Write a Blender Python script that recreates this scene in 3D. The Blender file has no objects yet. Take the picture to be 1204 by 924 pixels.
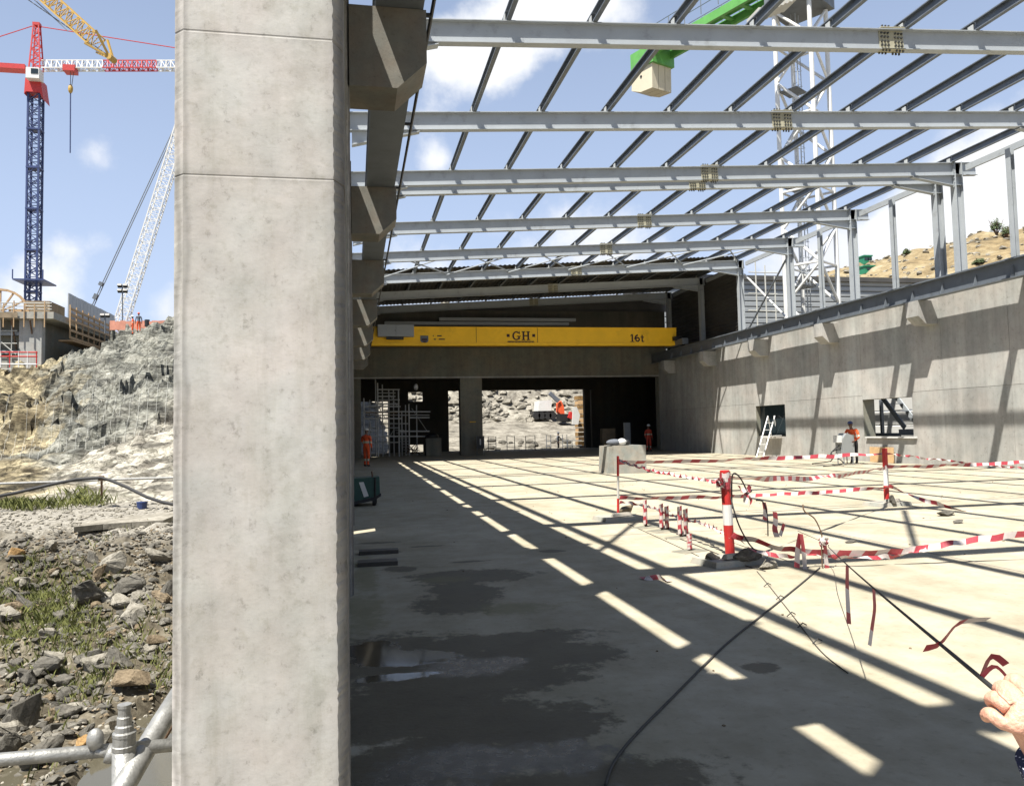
import bpy, math, random
from mathutils import Vector, Matrix, noise
random.seed(7)
R_ = random.Random(11)
C = bpy.context.scene.collection
rad = math.radians

# ------------------------------------------------------------------ camera
F, CX, CY, EYE = 940.0, 600.0, 450.0, 1.6
dyv = Vector((417 - CX, 510 - CY, F)).normalized()
upv = dyv.cross(Vector((1, -0.021, 0))).normalized()
if upv.y > 0: upv = -upv
dxv = dyv.cross(upv).normalized()
if dxv.x < 0: dxv = -dxv
ROT = Matrix((dxv, dyv, upv))                      # world <- camera (x right, y down, z forward)
cam_d = bpy.data.cameras.new('camera'); cam = bpy.data.objects.new('camera', cam_d); C.objects.link(cam)
cam_d.sensor_width = 36; cam_d.lens = F / 1204 * 36
cam_d.shift_x = 2 / 1204; cam_d.shift_y = -12 / 1204
cam_d.clip_start = 0.05; cam_d.clip_end = 4000
m3 = Matrix((ROT.col[0], -ROT.col[1], -ROT.col[2])).transposed()
cam.matrix_world = Matrix.Translation((0, 0, EYE)) @ m3.to_4x4()
bpy.context.scene.camera = cam
def ray(px, py): return ROT @ Vector((px - CX, py - CY, F))
def on(ax, val, px, py):
    d = ray(px, py); o = Vector((0, 0, EYE)); return o + d * ((val - o[ax]) / d[ax])
def G(px, py, z=0.0): return on(2, z, px, py)
def atY(px, py, y): return on(1, y, px, py)
def atX(px, py, x): return on(0, x, px, py)

# ------------------------------------------------------------------ light and sky
KX, KY = 0.36, 0.315
SUN = Vector((-KX, -KY, 1)).normalized()
sd = bpy.data.lights.new('sun', 'SUN'); sd.energy = 5.0; sd.angle = rad(0.5); sd.color = (1, .955, .87)
so = bpy.data.objects.new('sun', sd); C.objects.link(so); so.location = (-20, -20, 60)
so.rotation_euler = SUN.to_track_quat('Z', 'Y').to_euler()
W = bpy.data.worlds.new('World'); bpy.context.scene.world = W; W.use_nodes = True
vs = bpy.context.scene.view_settings
vs.view_transform = 'Standard'; vs.look = 'None'; vs.gamma = 1; vs.exposure = 1.3
def build_world():
    nt = W.node_tree; nt.nodes.clear(); N = nt.nodes.new; L = nt.links.new
    out = N('ShaderNodeOutputWorld'); bg = N('ShaderNodeBackground'); L(bg.outputs[0], out.inputs[0])
    bg.inputs[1].default_value = 0.05
    sky = N('ShaderNodeTexSky'); sky.sky_type = 'NISHITA'; sky.sun_disc = False
    sky.sun_elevation = math.asin(SUN.z); sky.sun_rotation = math.atan2(SUN.x, SUN.y)
    sky.air_density = 1.0; sky.dust_density = .7; sky.ozone_density = 2.0; sky.altitude = 300
    tc = N('ShaderNodeTexCoord')
    nz = N('ShaderNodeTexNoise'); nz.inputs['Scale'].default_value = 9; nz.inputs['Detail'].default_value = 8; nz.inputs['Roughness'].default_value = .6
    L(tc.outputs['Generated'], nz.inputs['Vector'])
    acc = None
    def mth(op, a, b=None, c=None):
        n = N('ShaderNodeMath'); n.operation = op
        for i, v in enumerate((a, b, c)):
            if v is None: continue
            if isinstance(v, (int, float)): n.inputs[i].default_value = v
            else: L(v, n.inputs[i])
        return n.outputs[0]
    def blob(px, py, r, amp=1.0, sx=1.0):
        nonlocal acc
        d = ray(px, py).normalized()
        s = N('ShaderNodeVectorMath'); s.operation = 'SUBTRACT'; L(tc.outputs['Generated'], s.inputs[0]); s.inputs[1].default_value = d
        k = N('ShaderNodeVectorMath'); k.operation = 'MULTIPLY'; L(s.outputs[0], k.inputs[0]); k.inputs[1].default_value = (sx, sx, 1)
        l = N('ShaderNodeVectorMath'); l.operation = 'LENGTH'; L(k.outputs[0], l.inputs[0])
        v = mth('MULTIPLY', mth('SUBTRACT', 1.0, mth('DIVIDE', l.outputs['Value'], r)), amp)
        v = mth('MAXIMUM', v, 0.0)
        acc = v if acc is None else mth('ADD', acc, v)
    for b in [(545, 85, .075, .78, .9), (585, 10, .09, .6, .7), (500, 150, .05, .6), (715, 10, .06, .6), (640, 25, .08, .55, .6), (515, 190, .03, .7), (600, 70, .05, .5),
              (113, 180, .045, .75), (82, 294, .045, .72, .7), (128, 282, .03, .5), (15, 348, .05, .62, .6), (195, 365, .055, .8), (60, 350, .05, .4, .5), (500, 60, .05, .7),
              (1165, 245, .10, .8, .7), (1090, 285, .09, .65, .5), (1200, 170, .10, .6, .6), (1030, 300, .07, .5, .5), (1260, 300, .2, .8), (960, 320, .08, .6, .4), (740, 300, .1, .5, .4), (560, 310, .12, .4, .3),
              (-250, 200, .12, .7), (1600, 150, .12, .7)]:
        blob(*b)
    cl = mth('ADD', acc, mth('MULTIPLY', mth('SUBTRACT', nz.outputs[0], .5), 2.0))
    mr = N('ShaderNodeMapRange'); mr.interpolation_type = 'SMOOTHSTEP'; L(cl, mr.inputs[0])
    mr.inputs[1].default_value = .30; mr.inputs[2].default_value = 1.0
    nz2 = N('ShaderNodeTexNoise'); nz2.inputs['Scale'].default_value = 5; nz2.inputs['Detail'].default_value = 6
    L(tc.outputs['Generated'], nz2.inputs['Vector'])
    cr = N('ShaderNodeValToRGB'); L(nz2.outputs[0], cr.inputs[0])
    cr.color_ramp.elements[0].position = .35; cr.color_ramp.elements[0].color = (7.2, 7.5, 8.3, 1)
    cr.color_ramp.elements[1].position = .6; cr.color_ramp.elements[1].color = (8.8, 8.9, 9.1, 1)
    # thin haze brightening of the blue
    hz = N('ShaderNodeMix'); hz.data_type = 'RGBA'; sx = N('ShaderNodeSeparateXYZ'); L(tc.outputs['Generated'], sx.inputs[0]); hz_f = mth('MULTIPLY', mth('POWER', mth('SUBTRACT', 1.0, mth('MAXIMUM', sx.outputs['Z'], 0.0)), 1.25), .95); L(hz_f, hz.inputs[0])
    L(sky.outputs[0], hz.inputs[6]); hz.inputs[7].default_value = (5.5, 6.6, 8.9, 1)
    mx = N('ShaderNodeMix'); mx.data_type = 'RGBA'; L(mr.outputs[0], mx.inputs[0]); L(hz.outputs[2], mx.inputs[6]); L(cr.outputs[0], mx.inputs[7])
    L(mx.outputs[2], bg.inputs[0])
build_world()

# ------------------------------------------------------------------ materials
def newmat(name):
    m = bpy.data.materials.new(name); m.use_nodes = True
    nt = m.node_tree; b = nt.nodes['Principled BSDF']
    return m, nt, b
def plain(name, col, rough=.6, metal=0.0, var=.12, scale=6.0, bump=.0, bscale=40, spec=.5, c2=None, rnd=0.0):
    """colour with noise variation, optional fine bump and a little per-object variation"""
    m, nt, b = newmat(name); N = nt.nodes.new; L = nt.links.new
    tc = N('ShaderNodeTexCoord'); n = N('ShaderNodeTexNoise'); n.inputs['Scale'].default_value = scale; n.inputs['Detail'].default_value = 6; n.inputs['Roughness'].default_value = .65
    L(tc.outputs['Object'], n.inputs['Vector'])
    r = N('ShaderNodeValToRGB'); L(n.outputs[0], r.inputs[0])
    lo = [max(0, c * (1 - var)) for c in col]; hi = [min(1, c * (1 + var)) for c in (c2 or col)]
    r.color_ramp.elements[0].position = .32; r.color_ramp.elements[0].color = (*lo, 1)
    r.color_ramp.elements[1].position = .68; r.color_ramp.elements[1].color = (*hi, 1)
    last = r.outputs[0]
    if rnd:
        oi = N('ShaderNodeObjectInfo'); mp = N('ShaderNodeMapRange'); L(oi.outputs['Random'], mp.inputs[0])
        mp.inputs[3].default_value = 1 - rnd; mp.inputs[4].default_value = 1 + rnd
        h = N('ShaderNodeHueSaturation'); L(mp.outputs[0], h.inputs['Value']); L(last, h.inputs['Color']); last = h.outputs[0]
    L(last, b.inputs['Base Color'])
    b.inputs['Roughness'].default_value = rough; b.inputs['Metallic'].default_value = metal
    b.inputs['Specular IOR Level'].default_value = spec
    if bump:
        n2 = N('ShaderNodeTexNoise'); n2.inputs['Scale'].default_value = bscale; n2.inputs['Detail'].default_value = 8
        L(tc.outputs['Object'], n2.inputs['Vector'])
        bp = N('ShaderNodeBump'); bp.inputs['Strength'].default_value = bump; bp.inputs['Distance'].default_value = .02
        L(n2.outputs[0], bp.inputs['Height']); L(bp.outputs[0], b.inputs['Normal'])
    return m
def concrete(name, col, big=.8, fine=6.0, pores=1.0, streak=0.0, cold=(.93, 1.0, 1.03), warm=(1.04, .98, .94), rnd=.03, bump=.25, big_lo=.80):
    """cast concrete: cloudy tone, warm and cold patches, pores, dark blotches, vertical streaks"""
    m, nt, b = newmat(name); N = nt.nodes.new; L = nt.links.new
    tc = N('ShaderNodeTexCoord').outputs['Object']
    def noi(scale, det=6, ro=.6, vec=tc):
        n = N('ShaderNodeTexNoise'); n.inputs['Scale'].default_value = scale; n.inputs['Detail'].default_value = det; n.inputs['Roughness'].default_value = ro
        L(vec, n.inputs['Vector']); return n.outputs[0]
    def ramp(fac, p0, c0, p1, c1):
        r = N('ShaderNodeValToRGB'); L(fac, r.inputs[0]); e = r.color_ramp.elements
        e[0].position = p0; e[0].color = (*c0, 1); e[1].position = p1; e[1].color = (*c1, 1); return r.outputs[0]
    def mul(a, c):
        x = N('ShaderNodeMix'); x.data_type = 'RGBA'; x.blend_type = 'MULTIPLY'; x.inputs[0].default_value = 1
        L(a, x.inputs[6]); L(c, x.inputs[7]); return x.outputs[2]
    c = ramp(noi(big, 8, .62), .3, [v * big_lo for v in col], .7, [min(1, v * 1.12) for v in col])
    c = mul(c, ramp(noi(big * 2.3 + .3, 3, .5), .35, cold, .65, warm))
    c = mul(c, ramp(noi(fine, 8, .7), .33, (.84, .84, .84), .6, (1.02, 1.02, 1.02)))
    c = mul(c, ramp(noi(fine * 4, 6, .75), .28, (.66, .65, .63), .42, (1, 1, 1)))
    if pores:
        v = N('ShaderNodeTexVoronoi'); v.inputs['Scale'].default_value = 26 * pores; L(tc, v.inputs['Vector'])
        c = mul(c, ramp(v.outputs['Distance'], .03, (.5, .48, .45), .09, (1, 1, 1)))
    if streak:
        mp = N('ShaderNodeMapping'); L(tc, mp.inputs[0]); mp.inputs['Scale'].default_value = (2.2, 2.2, .16)
        c = mul(c, ramp(noi(1.0, 7, .6, mp.outputs[0]), .36, [1 - streak] * 3, .62, (1.03, 1.03, 1.03)))
    if rnd:
        oi = N('ShaderNodeObjectInfo'); mr = N('ShaderNodeMapRange'); L(oi.outputs['Random'], mr.inputs[0])
        mr.inputs[3].default_value = 1 - rnd; mr.inputs[4].default_value = 1 + rnd
        h = N('ShaderNodeHueSaturation'); L(mr.outputs[0], h.inputs['Value']); L(c, h.inputs['Color']); c = h.outputs[0]
    L(c, b.inputs['Base Color']); b.inputs['Roughness'].default_value = .85; b.inputs['Specular IOR Level'].default_value = .3
    bp = N('ShaderNodeBump'); bp.inputs['Strength'].default_value = bump; bp.inputs['Distance'].default_value = .01
    L(noi(45, 10, .7), bp.inputs['Height']); L(bp.outputs[0], b.inputs['Normal'])
    return m

M = {}
def weather(m, amount=.6, rust=(.16, .085, .045), scale=2.2):
    """dirt runs and small rust spots on painted steel"""
    nt = m.node_tree; b = nt.nodes['Principled BSDF']; N = nt.nodes.new; L = nt.links.new
    src = b.inputs['Base Color'].links[0].from_socket; tc = N('ShaderNodeTexCoord').outputs['Object']
    for sc_, p0, p1, col, amt in ((scale, .56, .72, (.5, .48, .44), amount), (scale * 9, .66, .72, None, amount)):
        n = N('ShaderNodeTexNoise'); n.inputs['Scale'].default_value = sc_; n.inputs['Detail'].default_value = 8; n.inputs['Roughness'].default_value = .7; L(tc, n.inputs['Vector'])
        r = N('ShaderNodeMapRange'); L(n.outputs[0], r.inputs[0]); r.inputs[1].default_value = p0; r.inputs[2].default_value = p1; r.inputs[4].default_value = amt
        x = N('ShaderNodeMix'); x.data_type = 'RGBA'; x.blend_type = 'MULTIPLY' if col else 'MIX'; L(r.outputs[0], x.inputs[0]); L(src, x.inputs[6]); x.inputs[7].default_value = (*(col or rust), 1); src = x.outputs[2]
    L(src, b.inputs['Base Color']); return m
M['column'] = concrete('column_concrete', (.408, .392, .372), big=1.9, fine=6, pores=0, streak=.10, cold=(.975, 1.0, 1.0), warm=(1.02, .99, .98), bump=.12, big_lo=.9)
def column_marks(m):
    nt = m.node_tree; b = nt.nodes['Principled BSDF']; N = nt.nodes.new; L = nt.links.new
    src = b.inputs['Base Color'].links[0].from_socket; tc = N('ShaderNodeTexCoord').outputs['Object']
    def layer(src, scale, p0, dk, p1, sc=(1, 1, 1), det=7):
        mp = N('ShaderNodeMapping'); L(tc, mp.inputs[0]); mp.inputs['Scale'].default_value = sc
        n = N('ShaderNodeTexNoise'); n.inputs['Scale'].default_value = scale; n.inputs['Detail'].default_value = det; n.inputs['Roughness'].default_value = .72; L(mp.outputs[0], n.inputs['Vector'])
        r = N('ShaderNodeValToRGB'); L(n.outputs[0], r.inputs[0]); e = r.color_ramp.elements; e[0].position = p0; e[0].color = (dk, dk, dk * .97, 1); e[1].position = p1; e[1].color = (1, 1, 1, 1)
        x = N('ShaderNodeMix'); x.data_type = 'RGBA'; x.blend_type = 'MULTIPLY'; x.inputs[0].default_value = 1; L(src, x.inputs[6]); L(r.outputs[0], x.inputs[7]); return x.outputs[2]
    o = layer(src, 5, .34, .86, .48); o = layer(o, 17, .30, .62, .40); o = layer(o, 3, .36, .90, .48, (3, 3, .3)); o = layer(o, 1.3, .40, .86, .56); o = layer(o, 26, .36, .88, .46); o = layer(o, 70, .27, .6, .33)
    # shade painted along the formwork edges with some grout stain, dirty band at the pour joint
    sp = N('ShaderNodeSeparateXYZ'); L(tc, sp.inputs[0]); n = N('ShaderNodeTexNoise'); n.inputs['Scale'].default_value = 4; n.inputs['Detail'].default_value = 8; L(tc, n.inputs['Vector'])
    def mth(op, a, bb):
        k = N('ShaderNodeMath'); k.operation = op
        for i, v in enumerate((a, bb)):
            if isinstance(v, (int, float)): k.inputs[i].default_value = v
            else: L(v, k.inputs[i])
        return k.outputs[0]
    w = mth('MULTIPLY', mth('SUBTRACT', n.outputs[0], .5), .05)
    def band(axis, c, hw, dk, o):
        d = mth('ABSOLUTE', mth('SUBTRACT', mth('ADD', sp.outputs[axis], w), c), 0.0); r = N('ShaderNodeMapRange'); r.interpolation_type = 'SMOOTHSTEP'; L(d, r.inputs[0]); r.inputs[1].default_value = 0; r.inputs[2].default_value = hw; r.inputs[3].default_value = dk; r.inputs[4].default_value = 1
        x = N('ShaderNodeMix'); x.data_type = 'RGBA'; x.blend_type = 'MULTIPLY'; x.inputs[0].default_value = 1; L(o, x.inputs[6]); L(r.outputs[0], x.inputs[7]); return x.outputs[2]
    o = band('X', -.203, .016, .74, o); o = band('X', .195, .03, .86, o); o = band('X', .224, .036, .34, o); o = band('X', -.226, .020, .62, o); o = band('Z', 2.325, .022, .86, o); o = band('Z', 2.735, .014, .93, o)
    L(o, b.inputs['Base Color'])
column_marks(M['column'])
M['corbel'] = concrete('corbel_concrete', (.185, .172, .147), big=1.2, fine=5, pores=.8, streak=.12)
M['wall'] = concrete('wall_concrete', (.385, .377, .36), big=.28, fine=2.0, pores=.3, streak=.20, rnd=.07, cold=(.97, 1.0, .99), warm=(1.02, .99, .96))
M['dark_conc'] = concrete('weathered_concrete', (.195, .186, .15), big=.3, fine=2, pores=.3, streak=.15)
M['dark_room'] = concrete('shade_painted_concrete', (.085, .08, .065), big=.3, fine=2, pores=.3, streak=.15)  # darker concrete copy: shade of rear room and upper end wall painted in
M['block_conc'] = concrete('block_concrete', (.31, .30, .265), big=1.5, fine=5, pores=.6)
M['steel'] = plain('grey_primed_steel', (.33, .355, .375), .5, 0.0, .07, 1.2, .04, 30, rnd=.05)
M['steel_dk'] = plain('dark_grey_steel', (.115, .13, .148), .5, 0.0, .12, 2, .04, 30, rnd=.06)
M['cleat'] = plain('bare_cleat_steel', (.38, .39, .38), .5, 0, .1, 8)
M['plate'] = plain('splice_plate_primer', (.34, .32, .23), .6, 0, .15, 9)
M['bolt'] = plain('dark_bolt', (.06, .06, .055), .5, .4, .2, 20)
for k_ in ('steel', 'steel_dk'): weather(M[k_], .55)
M['rust'] = plain('rusty_steel', (.13, .08, .05), .85, .2, .4, 14, .3)
M['yellow'] = plain('crane_yellow', (.92, .53, .008), .55, 0, .06, 1.2)
M['black'] = plain('black_paint', (.012, .012, .013), .5, 0, .2, 8)
M['maroon'] = plain('dark_lettering', (.035, .008, .008), .55, 0, .1, 8)
M['white'] = plain('white_paint', (.60, .60, .58), .5, 0, .06, 2)
M['dirty_white'] = plain('dusty_white_paint', (.45, .44, .40), .6, 0, .14, 1.0)
M['red'] = plain('red_paint', (.42, .022, .02), .5, 0, .14, 5)
M['blue'] = plain('blue_paint', (.022, .04, .125), .5, 0, .15, 3)
M['boom_yellow'] = plain('ochre_boom_paint', (.40, .25, .05), .5, 0, .15, 2)
M['green'] = plain('green_crane_paint', (.10, .30, .07), .45, 0, .12, 2)
M['ballast'] = plain('cream_ballast', (.50, .45, .34), .8, 0, .06, .6)
M['siding'] = plain('galvanised_siding', (.27, .285, .29), .45, .2, .10, .4, rnd=.05)
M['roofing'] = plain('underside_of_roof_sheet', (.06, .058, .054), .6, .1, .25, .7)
M['galv'] = plain('galvanised_tube', (.25, .25, .24), .5, .55, .25, 22, .15, 90)
for k_ in ('white', 'dirty_white', 'red', 'boom_yellow', 'green', 'ballast', 'blue', 'yellow'): weather(M[k_], .35, scale=1.1)
M['rubber'] = plain('black_rubber', (.015, .015, .016), .7, 0, .2, 20)
M['cable'] = plain('dusty_cable', (.045, .042, .038), .8, 0, .3, 20)
M['tape_red'] = plain('tape_red', (.31, .04, .052), .4, 0, .15, 30)
M['tape_white'] = plain('tape_white', (.47, .42, .40), .4, 0, .08, 30)
M['orange'] = plain('orange_coverall', (.62, .085, .02), .85, 0, .2, 9, .3, 60)
M['orange_dk'] = plain('red_coverall', (.42, .05, .025), .85, 0, .2, 9, .3, 60)
M['reflective'] = plain('reflective_band', (.42, .42, .33), .5, 0, .1, 9)
M['navy'] = plain('navy_cloth', (.012, .017, .05), .9, 0, .3, 40, .3, 120)
M['greycloth'] = plain('grey_cloth', (.10, .11, .13), .9, 0, .2, 12)
M['skin'] = plain('light_skin', (.52, .275, .19), .55, 0, .16, 38, .3, 160)
M['skin_dk'] = plain('dark_skin', (.10, .05, .032), .5, 0, .1, 12)
M['wood'] = plain('timber', (.36, .24, .13), .8, 0, .25, 8, .2)
M['wet_wood'] = plain('wet_timber', (.035, .03, .024), .5, 0, .3, 8)
M['ply'] = plain('plywood_sheet', (.50, .33, .17), .8, 0, .12, 5)
M['brown'] = plain('brown_formwork', (.20, .155, .10), .85, 0, .3, 1.2)
M['hatgreen'] = plain('dark_green_paint', (.012, .06, .045), .45, 0, .2, 9)
M['leafy'] = plain('leaf_green', (.06, .085, .03), .8, 0, .4, 3)
M['tealbox'] = plain('teal_green_sheet', (.015, .17, .09), .6, 0, .1, 1)
M['netting'] = plain('pale_wire', (.40, .40, .37), .7, 0, .1, 3)
M['orangenet'] = plain('orange_barrier_net', (.50, .22, .15), .8, 0, .2, 2)
M['glass'] = plain('dark_glass', (.02, .03, .035), .08, 0, .1, 2)
def rock_mat(name, cols, scale=.35, bump=.8, bscale=3, strat=(1.0, 1.0, 3.0)):
    m, nt, b = newmat(name); N = nt.nodes.new; L = nt.links.new
    tc = N('ShaderNodeTexCoord').outputs['Object']
    mp = N('ShaderNodeMapping'); L(tc, mp.inputs[0]); mp.inputs['Rotation'].default_value = (.1, .5, .2); mp.inputs['Scale'].default_value = strat
    n = N('ShaderNodeTexNoise'); n.inputs['Scale'].default_value = scale; n.inputs['Detail'].default_value = 10; n.inputs['Roughness'].default_value = .68; n.inputs['Distortion'].default_value = .6
    L(mp.outputs[0], n.inputs['Vector'])
    r = N('ShaderNodeValToRGB'); L(n.outputs[0], r.inputs[0]); e = r.color_ramp.elements
    k = len(cols); e[0].position = .30; e[0].color = (*cols[0], 1); e[1].position = .70; e[1].color = (*cols[-1], 1)
    for i in range(1, k - 1): x = e.new(.30 + .40 * i / (k - 1)); x.color = (*cols[i], 1)
    n2 = N('ShaderNodeTexNoise'); n2.inputs['Scale'].default_value = bscale; n2.inputs['Detail'].default_value = 12; n2.inputs['Roughness'].default_value = .7
    L(mp.outputs[0], n2.inputs['Vector'])
    r2 = N('ShaderNodeValToRGB'); L(n2.outputs[0], r2.inputs[0]); r2.color_ramp.elements[0].position = .35; r2.color_ramp.elements[0].color = (.62, .6, .58, 1)
    r2.color_ramp.elements[1].position = .6; r2.color_ramp.elements[1].color = (1.1, 1.1, 1.1, 1)
    x = N('ShaderNodeMix'); x.data_type = 'RGBA'; x.blend_type = 'MULTIPLY'; x.inputs[0].default_value = 1; L(r.outputs[0], x.inputs[6]); L(r2.outputs[0], x.inputs[7])
    b.inputs['Roughness'].default_value = .9; b.inputs['Specular IOR Level'].default_value = .25
    bp = N('ShaderNodeBump'); bp.inputs['Strength'].default_value = bump; bp.inputs['Distance'].default_value = .25 / bscale
    L(n2.outputs[0], bp.inputs['Height']); L(bp.outputs[0], b.inputs['Normal'])
    L(x.outputs[2], b.inputs['Base Color'])
    return m, nt, b, x
M['rock'] = rock_mat('grey_rock', [(.05, .048, .042), (.115, .108, .092), (.20, .187, .16)], .9, .6, 8, (1, 1, 1))[0]
M['rock_tan'] = rock_mat('tan_rock', [(.09, .07, .045), (.185, .145, .095), (.27, .22, .155)], .9, .6, 8, (1, 1, 1))[0]
M['rock_ochre'] = rock_mat('ochre_rock', [(.18, .105, .04), (.29, .18, .075), (.36, .25, .13)], 2, .6, 8, (1, 1, 1))[0]
M['rock_pale'] = rock_mat('pale_rock', [(.14, .13, .105), (.235, .22, .185), (.34, .32, .275)], .9, .6, 8, (1, 1, 1))[0]
M['rubble'] = rock_mat('rubble_soil', [(.085, .075, .06), (.17, .15, .12), (.27, .245, .205)], 1.3, 1.0, 7, (1, 1, 1))[0]
M['hill'] = rock_mat('ochre_hill', [(.06, .055, .04), (.20, .15, .08), (.27, .22, .13), (.30, .27, .205)], .12, 1.2, .7, (1, 1, 2.5))[0]
M['quarry'] = rock_mat('quarry_rock', [(.045, .042, .035), (.15, .138, .115), (.24, .225, .19), (.32, .30, .255)], .5, 1.2, 2.2, (1, 1, 1))[0]
M['earth'] = plain('earth', (.22, .20, .16), .95, 0, .25, .05, .3, 2)

# ------------------------------------------------------------------ mesh builder
class MB:
    def __init__(s): s.v = []; s.f = []; s.mi = []; s.cur = 0
    def q(s, *ids): s.f.append(ids); s.mi.append(s.cur)
    def prof(s, poly, a, b, right, up, poly2=None, caps=True):
        a = Vector(a); b = Vector(b); right = Vector(right); up = Vector(up); n = len(poly); k = len(s.v)
        for (x, y) in poly: s.v.append(a + right * x + up * y)
        for (x, y) in (poly2 or poly): s.v.append(b + right * x + up * y)
        for i in range(n): j = (i + 1) % n; s.q(k + i, k + j, k + n + j, k + n + i)
        if caps: s.q(*[k + i for i in reversed(range(n))]); s.q(*[k + n + i for i in range(n)])
    def frame(s, a, b, up=(0, 0, 1)):
        d = (Vector(b) - Vector(a)).normalized(); u = Vector(up)
        if abs(d.dot(u)) > .98: u = Vector((0, 1, 0)) if abs(d.y) < .9 else Vector((1, 0, 0))
        r = d.cross(u).normalized(); return r, r.cross(d).normalized()
    def box(s, x0, x1, y0, y1, z0, z1): s.prof([(x0, y0), (x1, y0), (x1, y1), (x0, y1)], (0, 0, z0), (0, 0, z1), (1, 0, 0), (0, 1, 0))
    def beam(s, a, b, w, h, up=(0, 0, 1)):
        r, u = s.frame(a, b, up); s.prof([(-w / 2, -h / 2), (w / 2, -h / 2), (w / 2, h / 2), (-w / 2, h / 2)], a, b, r, u)
    def isec(s, a, b, h, bf, tw, tf, up=(0, 0, 1)):
        r, u = s.frame(a, b, up); x, y, t = bf / 2, h / 2, tw / 2
        s.prof([(-x, -y), (x, -y), (x, -y + tf), (t, -y + tf), (t, y - tf), (x, y - tf), (x, y), (-x, y), (-x, y - tf), (-t, y - tf), (-t, -y + tf), (-x, -y + tf)], a, b, r, u)
    def csec(s, a, b, h, w, t, up=(0, 0, 1), flip=1):
        r, u = s.frame(a, b, up); y = h / 2
        p = [(0, -y), (w, -y), (w, -y + .25 * w), (w - t, -y + .25 * w), (w - t, -y + t), (t, -y + t), (t, y - t), (w - t, y - t), (w - t, y - .25 * w), (w, y - .25 * w), (w, y), (0, y)]
        s.prof([(x * flip, yy) for x, yy in p], a, b, r, u)
    def tube(s, pts, r, n=8, caps=True):
        pts = [Vector(p) for p in pts]; k0 = len(s.v); m = len(pts); ref = None
        for i, p in enumerate(pts):
            d = (pts[min(i + 1, m - 1)] - pts[max(i - 1, 0)]).normalized()
            if ref is None:
                ref = Vector((0, 0, 1)) if abs(d.z) < .9 else Vector((1, 0, 0))
            x = (ref - d * ref.dot(d)).normalized(); y = d.cross(x); ref = x
            rr = r[i] if isinstance(r, (list, tuple)) else r
            for j in range(n):
                t = 2 * math.pi * j / n; s.v.append(p + (x * math.cos(t) + y * math.sin(t)) * rr)
        for i in range(m - 1):
            for j in range(n):
                a = k0 + i * n + j; b = k0 + i * n + (j + 1) % n; s.q(a, b, b + n, a + n)
        if caps: s.q(*[k0 + j for j in reversed(range(n))]); s.q(*[k0 + (m - 1) * n + j for j in range(n)])
    def ell(s, c, r, nu=12, nv=8, rot=None):
        c = Vector(c); k = len(s.v); r = r if isinstance(r, (list, tuple)) else (r, r, r)
        for i in range(nv + 1):
            ph = math.pi * i / nv
            for j in range(nu):
                th = 2 * math.pi * j / nu
                p = Vector((r[0] * math.sin(ph) * math.cos(th), r[1] * math.sin(ph) * math.sin(th), r[2] * math.cos(ph)))
                s.v.append(c + (rot @ p if rot else p))
        for i in range(nv):
            for j in range(nu):
                a = k + i * nu + j; b = k + i * nu + (j + 1) % nu; s.q(a, a + nu, b + nu, b)
    def build(s, name, mats, parent=None, org=None, smooth=False):
        o3 = Vector(org) if org is not None else (Vector(parent['o3']) if parent is not None and 'o3' in parent.keys() else Vector((0, 0, 0)))
        me = bpy.data.meshes.new(name); me.from_pydata([tuple(v - o3) for v in s.v], [], s.f)
        mats = mats if isinstance(mats, (list, tuple)) else [mats]
        for mm in mats: me.materials.append(M[mm] if isinstance(mm, str) else mm)
        if len(mats) > 1: me.polygons.foreach_set('material_index', s.mi)
        if smooth: me.polygons.foreach_set('use_smooth', [True] * len(me.polygons))
        me.update(); o = bpy.data.objects.new(name, me); C.objects.link(o)
        if parent is not None:
            o.parent = parent
            if org is not None: o.location = Vector(org) - Vector(parent.get('o3', (0, 0, 0)))
        elif org is not None: o.location = o3
        return o
def tag(o, label=None, cat=None, group=None, kind=None):
    if label:
        o['label'] = label
        if cat: o['kind'] = 'thing'
    if cat: o['category'] = cat
    if group: o['group'] = group
    if kind: o['kind'] = kind
    return o
def thing(name, label, cat, loc=(0, 0, 0), group=None, rz=0):
    """an Empty at the thing's base; parts are built in world coordinates (o3 remembers the base)"""
    o = bpy.data.objects.new(name, None); C.objects.link(o); o.location = loc; o.rotation_euler = (0, 0, rz)
    o['o3'] = tuple(float(c) for c in loc); o.empty_display_size = .2
    return tag(o, label, cat, group, 'thing')
def structure(o): o['kind'] = 'structure'; return o
def share(o, name, parent, loc):
    c = o.copy(); c.name = name; C.objects.link(c); c.parent = parent; c.location = loc; return c
def copy_tree(o, parent=None, loc=None):
    c = o.copy(); C.objects.link(c); c.parent = parent
    if loc is not None: c.location = loc
    for ch in list(o.children): copy_tree(ch, c)
    return c
def lattice(mb, a, b, w, h, n, rc, rd, up=(0, 0, 1), tri=False, step=None):
    """square lattice truss from a to b: four chords, zigzag on each face"""
    a, b = Vector(a), Vector(b); r, u = mb.frame(a, b, up)
    cs = [(-w / 2, -h / 2), (w / 2, -h / 2), (w / 2, h / 2), (-w / 2, h / 2)] if not tri else [(-w / 2, -h / 2), (w / 2, -h / 2), (0, h / 2)]
    P = lambda c, t: a.lerp(b, t) + r * c[0] + u * c[1]
    for c in cs: mb.beam(P(c, 0), P(c, 1), rc, rc)
    k = len(cs)
    for i in range(n):
        t0, t1 = i / n, (i + 1) / n
        for j in range(k):
            c, d = cs[j], cs[(j + 1) % k]
            if i % 2: c, d = d, c
            mb.beam(P(c, t0), P(d, t1), rd, rd); mb.beam(P(c, t1), P(d, t1), rd * .9, rd * .9)

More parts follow.
